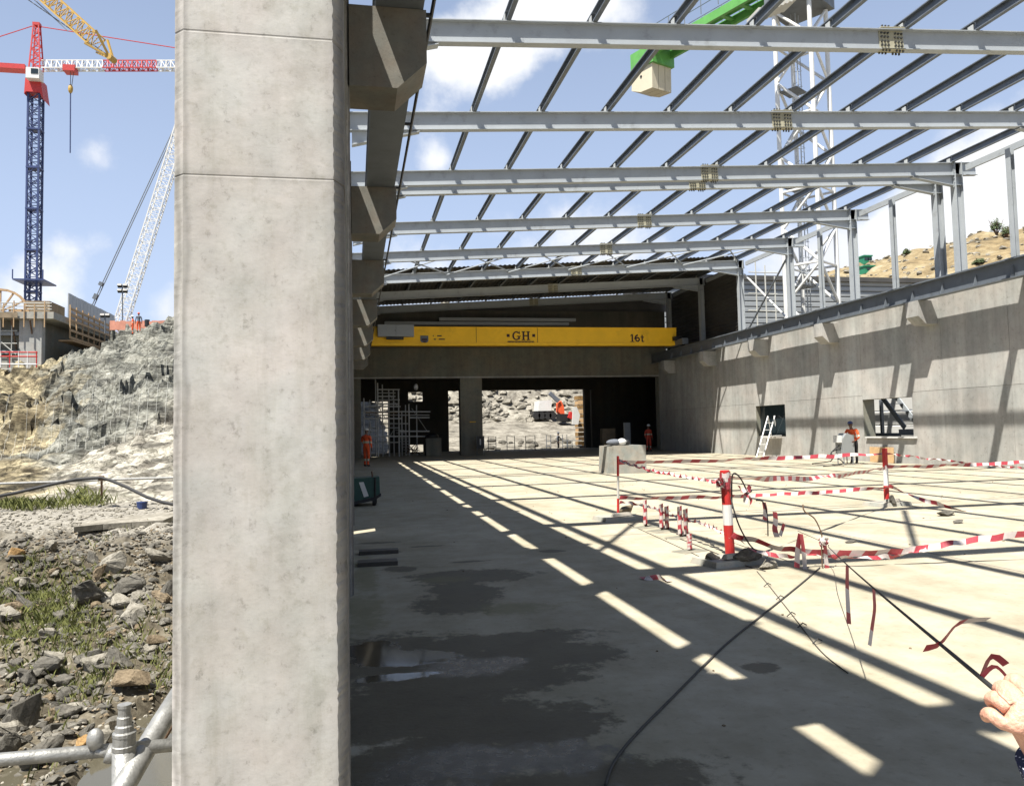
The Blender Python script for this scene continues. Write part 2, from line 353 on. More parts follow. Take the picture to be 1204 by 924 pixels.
# ================================================================== THE SETTING
def fbm(x, y, z=0., o=5, h=.9): return noise.fractal(Vector((x, y, z)), h, 2.0, o)
def grid(name, xs, ys, zf, mat, smooth=False):
    me = bpy.data.meshes.new(name); nx, ny = len(xs), len(ys); v = []
    for y in ys:
        for x in xs:
            r = zf(x, y); v.append(r if isinstance(r, tuple) else (x, y, r))
    f = [(j * nx + i, j * nx + i + 1, (j + 1) * nx + i + 1, (j + 1) * nx + i) for j in range(ny - 1) for i in range(nx - 1)]
    me.from_pydata(v, [], f); me.materials.append(M[mat] if isinstance(mat, str) else mat)
    if smooth: me.polygons.foreach_set('use_smooth', [True] * len(f))
    o = bpy.data.objects.new(name, me); C.objects.link(o); return structure(o)
def lin(a, b, n): return [a + (b - a) * i / (n - 1) for i in range(n)]
def sst(a, b, x):
    t = min(1, max(0, (x - a) / (b - a))); return t * t * (3 - 2 * t)

def floor_material():
    m, nt, b = newmat('slab_concrete'); N = nt.nodes.new; L = nt.links.new
    tc = N('ShaderNodeTexCoord').outputs['Object']
    def mth(op, a, bb=None, c=None):
        n = N('ShaderNodeMath'); n.operation = op
        for i, v in enumerate((a, bb, c)):
            if v is None: continue
            if isinstance(v, (int, float)): n.inputs[i].default_value = v
            else: L(v, n.inputs[i])
        return n.outputs[0]
    def noi(scale, det=6, ro=.6, vec=tc, sx=None):
        n = N('ShaderNodeTexNoise'); n.inputs['Scale'].default_value = scale; n.inputs['Detail'].default_value = det; n.inputs['Roughness'].default_value = ro
        if sx:
            mp = N('ShaderNodeMapping'); L(tc, mp.inputs[0]); mp.inputs['Scale'].default_value = sx; vec = mp.outputs[0]
        L(vec, n.inputs['Vector']); return n.outputs[0]
    def ramp(fac, p0, c0, p1, c1):
        r = N('ShaderNodeValToRGB'); L(fac, r.inputs[0]); e = r.color_ramp.elements
        e[0].position = p0; e[0].color = (*c0, 1); e[1].position = p1; e[1].color = (*c1, 1); return r.outputs[0]
    def mix(f, a, c, blend='MIX'):
        x = N('ShaderNodeMix'); x.data_type = 'RGBA'; x.blend_type = blend
        if isinstance(f, float): x.inputs[0].default_value = f
        else: L(f, x.inputs[0])
        L(a, x.inputs[6])
        if isinstance(c, tuple): x.inputs[7].default_value = (*c, 1)
        else: L(c, x.inputs[7])
        return x.outputs[2]
    def smooth(v, a, bb):
        r = N('ShaderNodeMapRange'); r.interpolation_type = 'SMOOTHSTEP'; L(v, r.inputs[0]); r.inputs[1].default_value = a; r.inputs[2].default_value = bb; return r.outputs[0]
    base = ramp(noi(.45, 8, .6), .3, (.312, .279, .212), .7, (.392, .356, .279))
    base = mix(1.0, base, ramp(noi(2.2, 8, .68), .34, (.80, .79, .75), .6, (1.03, 1.03, 1.03)), 'MULTIPLY')
    base = mix(1.0, base, ramp(noi(14, 8, .7), .27, (.74, .73, .70), .45, (1, 1, 1)), 'MULTIPLY')
    base = mix(1.0, base, ramp(noi(.9, 7, .65, sx=(1.0, .35, 1)), .36, (.86, .86, .82), .56, (1, 1, 1)), 'MULTIPLY')
    def blobs(lst):
        acc = None
        for (x, y, rx, ry) in lst:
            s = N('ShaderNodeVectorMath'); s.operation = 'SUBTRACT'; L(tc, s.inputs[0]); s.inputs[1].default_value = (x, y, 0)
            k = N('ShaderNodeVectorMath'); k.operation = 'MULTIPLY'; L(s.outputs[0], k.inputs[0]); k.inputs[1].default_value = (1 / rx, 1 / ry, 0)
            l = N('ShaderNodeVectorMath'); l.operation = 'LENGTH'; L(k.outputs[0], l.inputs[0])
            v = mth('SUBTRACT', 1.0, l.outputs['Value']); acc = v if acc is None else mth('MAXIMUM', acc, v)
        return acc
    wob = mth('ADD', mth('MULTIPLY', mth('SUBTRACT', noi(2.0, 8, .62), .5), 1.9), mth('MULTIPLY', mth('SUBTRACT', noi(9.0, 8, .72, sx=(1, .8, 1)), .5), 1.5))
    wet = blobs([(1.3, 5.7, .8, .42), (.85, 5.35, .9, .5), (.6, 4.55, .8, .45), (1.05, 8.1, .5, .7), (.35, 5.9, .95, .75), (1.0, 6.1, 1.0, .34), (.55, 5.1, .8, .5), (.15, 4.7, .6, .6), (.85, 4.35, .75, .40), (.35, 4.0, .9, .4), (.9, 3.5, .9, .45), (1.2, 8.9, .85, .55), (.85, 7.5, .42, .55), (.5, 9.6, .25, .25), (2.62, 5.0, .16, .14), (2.55, 10.4, .22, .16),
                 (.35, 11.0, .35, .12), (.3, 12.0, .4, .12), (1.4, 9.9, .3, .08),  (1.0, 11.4, .3, .08)])
    wetm = smooth(mth('ADD', wet, mth('MULTIPLY', wob, .75)), .08, .34)
    pud = blobs([(.30, 5.85, .46, .26), (.26, 5.42, .34, .10), (.12, 6.1, .3, .3)])
    damp = blobs([(.55, 3.95, .55, .3), (.9, 3.9, .45, .28), (.15, 3.6, .6, .3), (.9, 3.3, .6, .3), (.75, 5.5, .5, .3)])
    dampm = smooth(mth('ADD', damp, mth('MULTIPLY', wob, .9)), .10, .45)
    pudm = smooth(mth('ADD', pud, mth('MULTIPLY', wob, .8)), .12, .24)
    col = mix(wetm, base, mix(1.0, base, (.31, .29, .24), 'MULTIPLY'))
    moss = smooth(mth('ADD', blobs([(.05, 7.5, .3, 1.6), (1.5, 7.2, .7, .4), (.9, 8.8, .5, .3), (.1, 9.5, .25, 2)]), mth('MULTIPLY', wob, .8)), .25, .7)
    col = mix(mth('MULTIPLY', moss, .5), col, (.15, .14, .06))
    col = mix(mth('MULTIPLY', dampm, .8), col, (.05, .046, .037))
    col = mix(pudm, col, (.035, .032, .026))
    L(col, b.inputs['Base Color'])
    rg = mth('SUBTRACT', .85, mth('MULTIPLY', wetm, .25)); rg = mth('MULTIPLY', rg, mth('SUBTRACT', 1.0, mth('MULTIPLY', dampm, mth('MULTIPLY', noi(9, 6, .7), 1.05)))); rg = mth('MULTIPLY', rg, mth('SUBTRACT', 1.0, mth('MULTIPLY', pudm, .88)))
    L(rg, b.inputs['Roughness']); b.inputs['Specular IOR Level'].default_value = .35
    bp = N('ShaderNodeBump'); bp.inputs['Distance'].default_value = .006
    L(mth('MULTIPLY', mth('SUBTRACT', 1.0, pudm), .5), bp.inputs['Strength']); L(noi(30, 10, .7), bp.inputs['Height']); L(bp.outputs[0], b.inputs['Normal'])
    return m
M['slab'] = floor_material()
mb = MB()
for x0, x1, y0, y1 in [(-.52, 21.02, -8, 53.05), (-.52, 34, 53.05, 66.6)]: mb.box(x0, x1, y0, y1, -.55, 0)
structure(mb.build('hall_floor', 'slab'))
# saw-cut joint in the slab, filled and slightly proud
mb = MB()
for xj in (6.9, 13.9): mb.box(xj - .012, xj + .012, -8, 53, .0005, .004)
for yj in (11.6, 17.8, 24.1, 30.3, 36.5, 42.7): mb.box(3.6, 21, yj - .012, yj + .012, .0005, .004)
structure(mb.build('floor_joint', plain('joint_filler', (.22, .20, .17), .9, 0, .2, 4)))

# ground sheet to the horizon
grid('ground', [-1500, -500, -150, -80, -40, 60, 150, 500, 1500], [-800, -100, 20, 70, 150, 400, 1500, 3000], lambda x, y: -2.2, 'earth')

# left pit: rubble bank and gravel shelf
def bank(x, y):
    d = y + .25 * (x + 4)                                   # crest runs slightly across
    z = -1.62 + 1.22 * sst(9.2, 18.6, d) + .12 * sst(19, 24, d)
    z += .35 * sst(-3.0, -7.0, x) * (1 - sst(14, 19, d))
    if y < 9.5 and x > -2.6: z -= .25 * sst(-3.2, -1.9, x)
    a = sst(18.2, 19.6, d)
    v = noise.voronoi(Vector((x * 1.5, y * 1.1, .3)))[0]
    z += (1 - a) * (.22 * fbm(x * .8, y * .8, 3, 6, .7) + .22 * (min(.5, v[1] - v[0])) ) + a * .05 * fbm(x, y, 5, 5)
    return z
M['gravel'] = rock_mat('pale_gravel', [(.26, .25, .22), (.42, .40, .35), (.54, .52, .46)], 9, 1.0, 22, (1, 1, 1))[0]
def bank_material():
    m, nt, b, x = rock_mat('rubble_bank', [(.04, .033, .022), (.095, .082, .058), (.185, .165, .125)], 2.2, 1.0, 12, (1, 1, 1))
    N = nt.nodes.new; L = nt.links.new
    tc = N('ShaderNodeTexCoord').outputs['Object']; sp = N('ShaderNodeSeparateXYZ'); L(tc, sp.inputs[0])
    n = N('ShaderNodeTexNoise'); n.inputs['Scale'].default_value = .8; n.inputs['Detail'].default_value = 8; L(tc, n.inputs['Vector'])
    a = N('ShaderNodeMath'); a.operation = 'MULTIPLY_ADD'; L(n.outputs[0], a.inputs[0]); a.inputs[1].default_value = 5; L(sp.outputs['Y'], a.inputs[2])
    mr = N('ShaderNodeMapRange'); L(a.outputs[0], mr.inputs[0]); mr.inputs[1].default_value = 19.0; mr.inputs[2].default_value = 21.0
    v = N('ShaderNodeTexVoronoi'); v.inputs['Scale'].default_value = 16; L(tc, v.inputs['Vector'])
    r = N('ShaderNodeValToRGB'); L(v.outputs['Color'], r.inputs[0]); r.color_ramp.elements[0].color = (.12, .11, .092, 1); r.color_ramp.elements[1].color = (.30, .283, .245, 1)
    mx = N('ShaderNodeMix'); mx.data_type = 'RGBA'; L(mr.outputs[0], mx.inputs[0]); L(x.outputs[2], mx.inputs[6]); L(r.outputs[0], mx.inputs[7])
    L(mx.outputs[2], b.inputs['Base Color']); return m
M['bank'] = bank_material()
grid('rubble_bank', lin(-16, -.54, 150), lin(3.0, 30, 230), bank, 'bank')
mb = MB(); mb.box(-4.2, -.56, 5.6, 12.5, -1.75, -1.60)
wm, wnt, wb = newmat('muddy_water'); wb.inputs['Base Color'].default_value = (.075, .068, .048, 1); wb.inputs['Roughness'].default_value = .08
structure(mb.build('water', wm))

# left rock face (jointed slope with a pale quartz band)
def rockface(x, y):
    t = sst(22, 96, y + .45 * (x + 8))
    z = -.15 + 14.2 * t - 4.6 * sst(.25, .375, -x / y) * t
    s = fbm(x * .16, y * .16, 2, 6, .8)
    st = noise.voronoi(Vector((x * .35 + z * .2, y * .22, z * .6)))[0]
    q = min(1, t * 3); v2 = noise.voronoi(Vector((x * .9 + z * .5, y * .45, z * 1.2)))[0]
    z += q * (1.3 * s + 1.5 * (st[1] - st[0]) - .7) + q * .35 * min(.6, v2[1] - v2[0]) - .2 * q
    for sc_, am in ((.13, 1.7), (.33, .8), (1.3, .14)):
        c_ = noise.voronoi(Vector((x * sc_ + .35 * y * sc_ + .4 * s, y * sc_ * .6 - .2 * x * sc_, sc_ * 9)))[1][0]
        z += q * am * .6 * noise.cell(c_ * 5.7 + Vector((.3, .7, .1)))
    z += .22 * fbm(x * .9, y * .9, 8, 6, .6) * sst(23, 30, y) - .7 * (1 - sst(23.5, 26.5, y))
    return z
def rock_face_material():
    m, nt, b, x = rock_mat('rock_face', [(.07, .072, .068), (.165, .166, .153), (.26, .255, .235)], .5, 1.0, 2.2, (1, .8, 2.6))
    N = nt.nodes.new; L = nt.links.new
    tc = N('ShaderNodeTexCoord').outputs['Object']; sp = N('ShaderNodeSeparateXYZ'); L(tc, sp.inputs[0])
    n = N('ShaderNodeTexNoise'); n.inputs['Scale'].default_value = .22; n.inputs['Detail'].default_value = 9; n.inputs['Roughness'].default_value = .62; L(tc, n.inputs['Vector'])
    def mth(op, a, bb, c=None):
        k = N('ShaderNodeMath'); k.operation = op
        for i, v in enumerate((a, bb, c)):
            if v is None: continue
            if isinstance(v, (int, float)): k.inputs[i].default_value = v
            else: L(v, k.inputs[i])
        return k.outputs[0]
    # pale band: low part of the slope, climbing to the right; ochre towards the left
    band = mth('SUBTRACT', mth('MULTIPLY_ADD', sp.outputs['X'], 1.2, 15.6), sp.outputs['Z'])
    band = mth('ADD', band, mth('MULTIPLY', mth('SUBTRACT', n.outputs[0], .5), 5.0))
    r = N('ShaderNodeMapRange'); L(band, r.inputs[0]); r.inputs[1].default_value = -.3; r.inputs[2].default_value = .9
    mx = N('ShaderNodeMix'); mx.data_type = 'RGBA'; L(r.outputs[0], mx.inputs[0]); L(x.outputs[2], mx.inputs[6])
    pal = N('ShaderNodeValToRGB'); n3 = N('ShaderNodeTexNoise'); n3.inputs['Scale'].default_value = .9; n3.inputs['Detail'].default_value = 10; L(tc, n3.inputs['Vector']); L(n3.outputs[0], pal.inputs[0])
    pal.color_ramp.elements[0].position = .36; pal.color_ramp.elements[0].color = (.10, .09, .078, 1); pal.color_ramp.elements[1].position = .58; pal.color_ramp.elements[1].color = (.33, .312, .28, 1)
    L(pal.outputs[0], mx.inputs[7])
    och = mth('ADD', mth('MULTIPLY', mth('ADD', sp.outputs['X'], mth('MULTIPLY', sp.outputs['Y'], .325, None)), -.28), mth('MULTIPLY', mth('SUBTRACT', n.outputs[0], .5), 4.5))
    r2 = N('ShaderNodeMapRange'); L(och, r2.inputs[0]); r2.inputs[1].default_value = -.1; r2.inputs[2].default_value = .6
    oc = N('ShaderNodeMix'); oc.data_type = 'RGBA'; L(r2.outputs[0], oc.inputs[0]); L(mx.outputs[2], oc.inputs[6])
    pl2 = N('ShaderNodeValToRGB'); L(n3.outputs[0], pl2.inputs[0]); pl2.color_ramp.elements[0].position = .38; pl2.color_ramp.elements[0].color = (.10, .08, .05, 1); pl2.color_ramp.elements[1].position = .60; pl2.color_ramp.elements[1].color = (.30, .255, .17, 1)
    L(pl2.outputs[0], oc.inputs[7])
    last = oc.outputs[2]
    for sc_, p0, p1, dk in ((.30, .42, .50, .45), (.9, .40, .47, .45), (2.8, .38, .45, .5)):  # dark blotches along the beds: dark rock plus painted overhang shade
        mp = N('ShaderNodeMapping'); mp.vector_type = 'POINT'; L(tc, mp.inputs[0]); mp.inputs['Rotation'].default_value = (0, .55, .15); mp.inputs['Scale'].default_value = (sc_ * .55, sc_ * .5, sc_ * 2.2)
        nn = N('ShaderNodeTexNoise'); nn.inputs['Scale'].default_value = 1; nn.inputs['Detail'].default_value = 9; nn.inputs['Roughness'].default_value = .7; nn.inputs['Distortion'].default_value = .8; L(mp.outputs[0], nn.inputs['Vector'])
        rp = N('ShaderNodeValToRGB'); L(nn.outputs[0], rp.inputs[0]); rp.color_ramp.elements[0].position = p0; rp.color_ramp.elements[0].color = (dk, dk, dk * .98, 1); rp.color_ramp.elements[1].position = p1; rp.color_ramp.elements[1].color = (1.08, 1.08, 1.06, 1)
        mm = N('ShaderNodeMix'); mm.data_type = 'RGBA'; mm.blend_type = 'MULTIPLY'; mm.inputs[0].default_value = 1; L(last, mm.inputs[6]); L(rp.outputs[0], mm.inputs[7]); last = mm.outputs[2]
    for sc_, w_, dk in ((.55, .04, .5), (1.7, .05, .66)):           # stained joints between the blocks
        mp = N('ShaderNodeMapping'); L(tc, mp.inputs[0]); mp.inputs['Rotation'].default_value = (.2, .5, .1); mp.inputs['Scale'].default_value = (sc_, sc_ * .55, sc_ * 1.7)
        wn = N('ShaderNodeMix'); wn.data_type = 'RGBA'; wn.blend_type = 'LINEAR_LIGHT'; wn.inputs[0].default_value = .8; L(mp.outputs[0], wn.inputs[6]); L(n3.outputs['Color'], wn.inputs[7])
        vo = N('ShaderNodeTexVoronoi'); vo.feature = 'DISTANCE_TO_EDGE'; vo.inputs['Scale'].default_value = 1; L(wn.outputs[2], vo.inputs['Vector'])
        rp = N('ShaderNodeValToRGB'); L(vo.outputs['Distance'], rp.inputs[0]); rp.color_ramp.elements[0].color = (dk, dk, dk * .95, 1); rp.color_ramp.elements[1].position = w_; rp.color_ramp.elements[0].position = .01
        mm = N('ShaderNodeMix'); mm.data_type = 'RGBA'; mm.blend_type = 'MULTIPLY'; mm.inputs[0].default_value = 1; L(last, mm.inputs[6]); L(rp.outputs[0], mm.inputs[7]); last = mm.outputs[2]
    L(last, b.inputs['Base Color']); return m
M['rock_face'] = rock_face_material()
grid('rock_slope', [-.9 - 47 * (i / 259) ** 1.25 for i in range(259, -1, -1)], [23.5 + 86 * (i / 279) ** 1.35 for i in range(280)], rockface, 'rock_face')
# slope behind the hall, seen through the openings
def back_slope(x, y):
    t = sst(86, 108, y)
    v = noise.voronoi(Vector((x * .5, y * .5, 0)))[0]
    return -.35 + 3.0 * min(1, max(0, (y - 70) / 17)) + t * (14 + 2.2 * fbm(x * .12, y * .12, 4, 6, .7) + 2.0 * (v[1] - v[0])) + .05 * fbm(x, y, 1)
grid('rock_slope', lin(-6, 60, 120), lin(66.6, 125, 110), back_slope, 'quarry')
# hillside on the right
def hill_z(x, y):
    t = sst(45, 125, x * .85 + (y - 60) * .35)
    z = 4 + 29.5 * t + .05 * max(0, x - 90)
    return z + t * (2.2 * fbm(x * .05, y * .05, 1, 6, .75) + .8 * fbm(x * .3, y * .3, 9, 5))
grid('hillside', lin(30, 260, 150), lin(40, 300, 120), hill_z, 'hill')

# ================================================================== HALL: COLUMNS AND WALLS
def chamfered_column(name, x0, x1, y0, y1, z1, ch, parent, joints=(), jitter=.0, dz=.12):
    rings = []; z = 0.0; zs = []
    while z < z1: zs.append(z); z += dz
    zs.append(z1)
    for j in joints: zs += [j - .004, j - .0015, j + .0015, j + .004]
    zs = sorted(zs); mb = MB(); k = 8
    for z in zs:
        ins = .001 if any(abs(z - j) < .002 for j in joints) else 0
        a0, a1, b0, b1 = x0 + ins, x1 - ins, y0 + ins, y1 - ins
        ring = [(a0 + ch, b0), (a1 - ch, b0), (a1, b0 + ch * 2.4), (a1, b1 - ch), (a1 - ch, b1), (a0 + ch, b1), (a0, b1 - ch), (a0, b0 + ch)]
        for i, (x, y) in enumerate(ring):
            jx = jitter * (R_.random() - .5) * (1.8 if i in (1, 2) else .3); jy = 0 if i in (0, 1) else jitter * (R_.random() - .5)
            mb.v.append(Vector((x + jx, y + jy, z)))
    for i in range(len(zs) - 1):
        for j in range(k): mb.q(i * k + j, i * k + (j + 1) % k, (i + 1) * k + (j + 1) % k, (i + 1) * k + j)
    mb.q(*reversed(range(k))); n = (len(zs) - 1) * k; mb.q(*[n + j for j in range(k)])
    return mb.build(name, 'column', parent)
def corbel_mb(side, y0, y1, xw, ztop=6.03):
    """side=+1: sticks out towards +X from xw"""
    p = [(0, ztop), (.80, ztop), (.80, 5.46), (.49, 5.17), (0, 5.17)]
    poly = [(xw + side * x, z) for x, z in p]
    mb = MB(); a, b = (y1, y0) if side > 0 else (y0, y1)
    mb.prof(poly, (0, a, 0), (0, b, 0), (1, 0, 0), (0, 0, 1)); return mb
lab = ['tall pale concrete column filling the left foreground, lit by sun on its front',
       'concrete column with the nearest dark corbel, just behind the foreground column',
       'concrete column carrying the second dark corbel from the camera',
       'concrete column carrying the third corbel along the left side',
       'concrete column carrying the fourth corbel along the left side',
       'concrete column carrying the fifth small corbel on the left side',
       'concrete column with the sixth corbel beside the yellow crane',
       'last concrete column of the left row near the back wall']
for k in range(8):
    y = 2.3 if k == 0 else 8.16 + 6.19 * (k - 1)
    t = thing('concrete_column', lab[k], 'column', (-.25, y, 0), 'concrete columns along the left side')
    near = k == 0
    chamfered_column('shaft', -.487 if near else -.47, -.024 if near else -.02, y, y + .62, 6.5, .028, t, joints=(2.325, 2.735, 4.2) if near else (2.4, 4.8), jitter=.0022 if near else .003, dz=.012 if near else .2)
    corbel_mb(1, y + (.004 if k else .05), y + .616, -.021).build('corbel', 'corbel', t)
# long side wall behind the columns (one low slot lets a strip of sun in)
mb = MB()
for y0, y1, z0, z1 in [(2.95, 12.85, 0, 6.5), (12.85, 13.5, 2.0, 6.5), (13.5, 53.0, 0, 6.5), (-7.5, 2.28, 4.75, 6.5)]:
    mb.box(-.40, -.06, y0, y1, z0, z1)
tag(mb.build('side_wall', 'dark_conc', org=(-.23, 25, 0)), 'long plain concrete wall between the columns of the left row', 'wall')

# right wall: thing with panels, corbels, sills
XW = 21.0
wt = thing('concrete_wall', 'long sunlit concrete wall with two openings on the right of the hall', 'wall', (XW + .3, 25, 0))
win = [(27.15, 30.2, 1.04, 2.58), (36.4, 39.35, 1.02, 2.62)]
core = MB()
ysplit = [-8, 1, 7.2, 13.4, 19.3, 25.45] + [27.15, 30.2, 33.3, 36.4, 39.35, 42.4, 45.5, 48.6, 53.0]
for i in range(len(ysplit) - 1):
    y0, y1 = ysplit[i], ysplit[i + 1]
    hole = next((w for w in win if abs(w[0] - y0) < .01), None)
    bands = [(0, hole[2]), (hole[3], 6.2)] if hole else [(0, 2.75), (2.75, 6.2)]
    for z0, z1 in bands:
        core.box(XW + .02, XW + .55, y0, y1, z0, z1)
        # formwork panels 10 mm gaps
        n = max(1, round((y1 - y0) / 3.1))
        for j in range(n):
            a, b = y0 + (y1 - y0) * j / n, y0 + (y1 - y0) * (j + 1) / n
            p = MB(); p.box(XW - .003 * ((i + j) % 3), XW + .021, a + (.006 if (hole is None) else 0), b - .006, z0 + (.006 if z0 > 0 and not hole else 0), z1 - (.006 if not hole or z1 > 3 else 0))
            p.build('wall_panel', 'wall', wt)
core.build('wall_core', 'dark_conc', wt)
s = MB(); s.box(XW - .09, XW + .62, 26.95, 30.0, .985, 1.035); s.build('sill', 'white', wt)
for k in range(8):
    y = 25.55 + 6.1 * (k - 3)
    corbel_mb(-1, y, y + .66, XW - .004).build('corbel', 'wall', wt)
# crane girders on both sides
def crane_girder(label, xc, y0, y1, ends, mat, bf=.32):
    t = thing('crane_girder', label, 'girder', (xc, (y0 + y1) / 2, 6.03), 'steel crane rail girders on the corbels')
    b = MB(); b.isec((xc, y0, 6.345), (xc, y1, 6.345), .62, bf, .016, .03); b.build('girder_beam', mat, t)
    b = MB(); b.beam((xc, y0, 6.68), (xc, y1, 6.68), .06, .05); b.build('crane_rail', 'steel_dk', t)
    st = MB(); st.prof([(-.165, -.28), (-.02, -.28), (-.02, .1), (-.05, .1)], (xc, y0 + .8, 6.345), (xc, y0 + .815, 6.345), (1, 0, 0), (0, 0, 1))
    st.prof([(.165, -.28), (.05, .1), (.02, .1), (.02, -.28)], (xc, y0 + .8, 6.345), (xc, y0 + .815, 6.345), (1, 0, 0), (0, 0, 1))
    o = st.build('stiffener', mat, t)
    n = int((y1 - y0 - 1.6) / 1.53)
    for i in range(1, n): share(o, 'stiffener', t, (0, 1.53 * i, 0))
    for y in ends:
        b = MB(); b.box(xc - .25, xc + .22, y + .06, y + .30, 6.032, 6.055); b.build('bearing_plate', 'steel_dk', t)
    return t
crane_girder('grey steel crane girder running along the top of the right wall corbels', XW - .63, -7, 52.6, [], 'steel_dk')
crane_girder('steel crane girder over the dark corbels of the left columns', .50, -7, 52.6, [8.2 + 6.19 * k for k in range(7)], 'steel_dk', .50)
b = MB(); b.tube([(.86, -5, 6.12), (.86, 25, 6.12), (.86, 52, 6.12)], .022, 6)
for k in range(18): b.beam((.86, -4 + 3.1 * k, 6.1), (.70, -4 + 3.1 * k, 6.1), .05, .03)
tag(b.build('conductor_rail', 'black', org=(.86, 25, 6.1)), 'thin dark conductor rail hung beside the left crane girder', 'rail')

# back wall with lintel and pier, and the room behind
bw = thing('back_wall', 'grey concrete end wall with a deep lintel over wide openings', 'wall', (10.5, 53.3, 0))
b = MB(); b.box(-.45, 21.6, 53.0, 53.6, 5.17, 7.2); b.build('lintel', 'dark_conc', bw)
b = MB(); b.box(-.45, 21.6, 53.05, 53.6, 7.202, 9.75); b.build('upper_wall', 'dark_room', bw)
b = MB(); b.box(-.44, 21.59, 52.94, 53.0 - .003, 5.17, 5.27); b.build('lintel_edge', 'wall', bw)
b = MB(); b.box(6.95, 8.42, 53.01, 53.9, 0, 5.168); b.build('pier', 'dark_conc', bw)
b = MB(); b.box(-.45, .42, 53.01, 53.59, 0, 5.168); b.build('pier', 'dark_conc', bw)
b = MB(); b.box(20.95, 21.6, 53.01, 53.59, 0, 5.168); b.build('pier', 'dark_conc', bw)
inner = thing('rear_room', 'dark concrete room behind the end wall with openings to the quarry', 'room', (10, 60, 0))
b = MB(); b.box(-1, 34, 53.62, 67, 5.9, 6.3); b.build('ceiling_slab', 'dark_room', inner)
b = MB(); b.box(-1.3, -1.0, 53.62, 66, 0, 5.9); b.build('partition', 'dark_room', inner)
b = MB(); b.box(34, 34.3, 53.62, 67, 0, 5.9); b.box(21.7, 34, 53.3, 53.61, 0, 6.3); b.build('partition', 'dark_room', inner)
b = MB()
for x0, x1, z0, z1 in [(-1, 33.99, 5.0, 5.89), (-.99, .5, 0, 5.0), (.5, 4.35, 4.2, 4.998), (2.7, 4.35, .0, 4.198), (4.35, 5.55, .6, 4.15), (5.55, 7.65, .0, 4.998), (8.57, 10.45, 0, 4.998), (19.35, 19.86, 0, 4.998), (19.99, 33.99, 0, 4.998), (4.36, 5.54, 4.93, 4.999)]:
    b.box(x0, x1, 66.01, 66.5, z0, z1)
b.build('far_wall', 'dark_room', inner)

# ================================================================== STEEL ROOF
ztop = lambda x: 9.68 + .058 * x
YS = [-3.7, .95, 5.6, 10.2, 15.45, 20.12, 24.8, 25.8, 31.0, 36.15, 41.4, 46.6, 51.9]
XR = 21.45
roof = thing('steel_roof_frame', 'open grey steel frame of rafters and purlins over the hall', 'roof frame', (10, 25, 6.3))
def rafter(y, first=None):
    b = MB(); h = .47
    d = Vector((1, 0, .058)).normalized(); n = Vector((-.058, 0, 1)).normalized() * (h / 2)
    a = Vector((-.42, y, ztop(-.42))) - n; e = Vector((22.25 if y < 40 else 21.7, y, ztop(22.25 if y < 40 else 21.7))) - n
    b.isec(a, e, h, .20, .012, .018); r = b.build('rafter', 'steel', roof, org=(10, y, 9))
    # tapered haunch at each end
    for x0, x1 in ((21.28, 19.6), (.0, 1.7)):
        hb = MB(); z0, z1 = ztop(x0) - h - .001, ztop(x1) - h - .001
        hb.prof([(x0, z0), (x0, z0 - .36), (x1, z1 - .03), (x1, z1)], (0, y - .008, 0), (0, y + .008, 0), (1, 0, 0), (0, 0, 1))
        hb.beam((x0, y, z0 - .37), (x1, y, z1 - .038), .20, .02)
        o = hb.build('haunch', 'steel', r, org=None); o.location = -r.location - Vector(roof['o3']) + Vector((0, 0, 0))
    xs = 11.87; zc = ztop(xs) - h / 2
    pb = MB(); pb.beam((xs - .30, y - .016, zc), (xs + .30, y - .016, zc + .035), .02, .40); pb.beam((xs - .30, y, zc + h / 2 + .012), (xs + .30, y, zc + h / 2 + .045), .19, .02); pb.beam((xs - .30, y, zc - h / 2 - .012), (xs + .30, y, zc - h / 2 + .021), .20, .02)
    o = pb.build('splice_plate', 'plate', r); o.location = -r.location - Vector(roof['o3'])
    bb = MB()
    for ix in (-.25, -.17, -.09, .09, .17, .25):
        for iz in (-.14, -.05, .05, .14): bb.tube([(xs + ix, y - .027, zc + iz + .01), (xs + ix, y - .055, zc + iz + .01)], .024, 6)
        for sz, yy in ((-1, -.07), (-1, .07), (1, -.07), (1, .07)): bb.tube([(xs + ix, y + yy, zc + sz * (h / 2 + .02) + .01), (xs + ix, y + yy, zc + sz * (h / 2 + .06) + .01)], .024, 6)
    o = tag(bb.build('splice_bolts', 'bolt', r), kind='stuff'); o.location = -r.location - Vector(roof['o3'])
    return r
def post_column(x, y, z0, z1, h=.30, bf=.28, nm='column'):
    b = MB(); b.isec((x, y, z0), (x, y, z1), h, bf, .012, .018, up=(1, 0, 0))
    b.box(x - h / 2 - .02, x + h / 2 + .02, y - bf / 2 - .02, y + bf / 2 + .02, z0 - .03, z0 - .002)
    for z in (z1 - .48, z1 - .86): b.box(x - h / 2 + .02, x + h / 2 - .02, y - bf / 2 + .005, y + bf / 2 - .005, z, z + .015)
    for z in (z1 - .1, z1 - .2, z1 - .3, z1 - .4, z1 - .6, z1 - .75):
        for yy in (-.09, .09): b.tube([(x - h / 2 - .001, y + yy, z), (x - h / 2 - .03, y + yy, z)], .018, 6)
    return b.build(nm, 'steel', roof)
for y in YS:
    rafter(y); post_column(21.45, y, 6.24, ztop(21.45) + .02); post_column(-.22, y, 6.64, ztop(-.22), .26, .24)
mids = [3.2, 7.9, 12.8, 17.8, 22.45, 28.4, 33.55]
for y in mids:
    b = MB(); b.isec((21.5, y, 6.24), (21.5, y, 10.62), .16, .20, .008, .012, up=(1, 0, 0)); b.build('post', 'steel', roof)
for y in mids + [38.8, 44]:
    b = MB(); b.isec((-.25, y, 6.62), (-.25, y, 9.4), .16, .16, .008, .012, up=(1, 0, 0)); b.build('post', 'steel_dk', roof)
bays = [(YS[i], YS[i + 1]) for i in range(len(YS) - 1)]
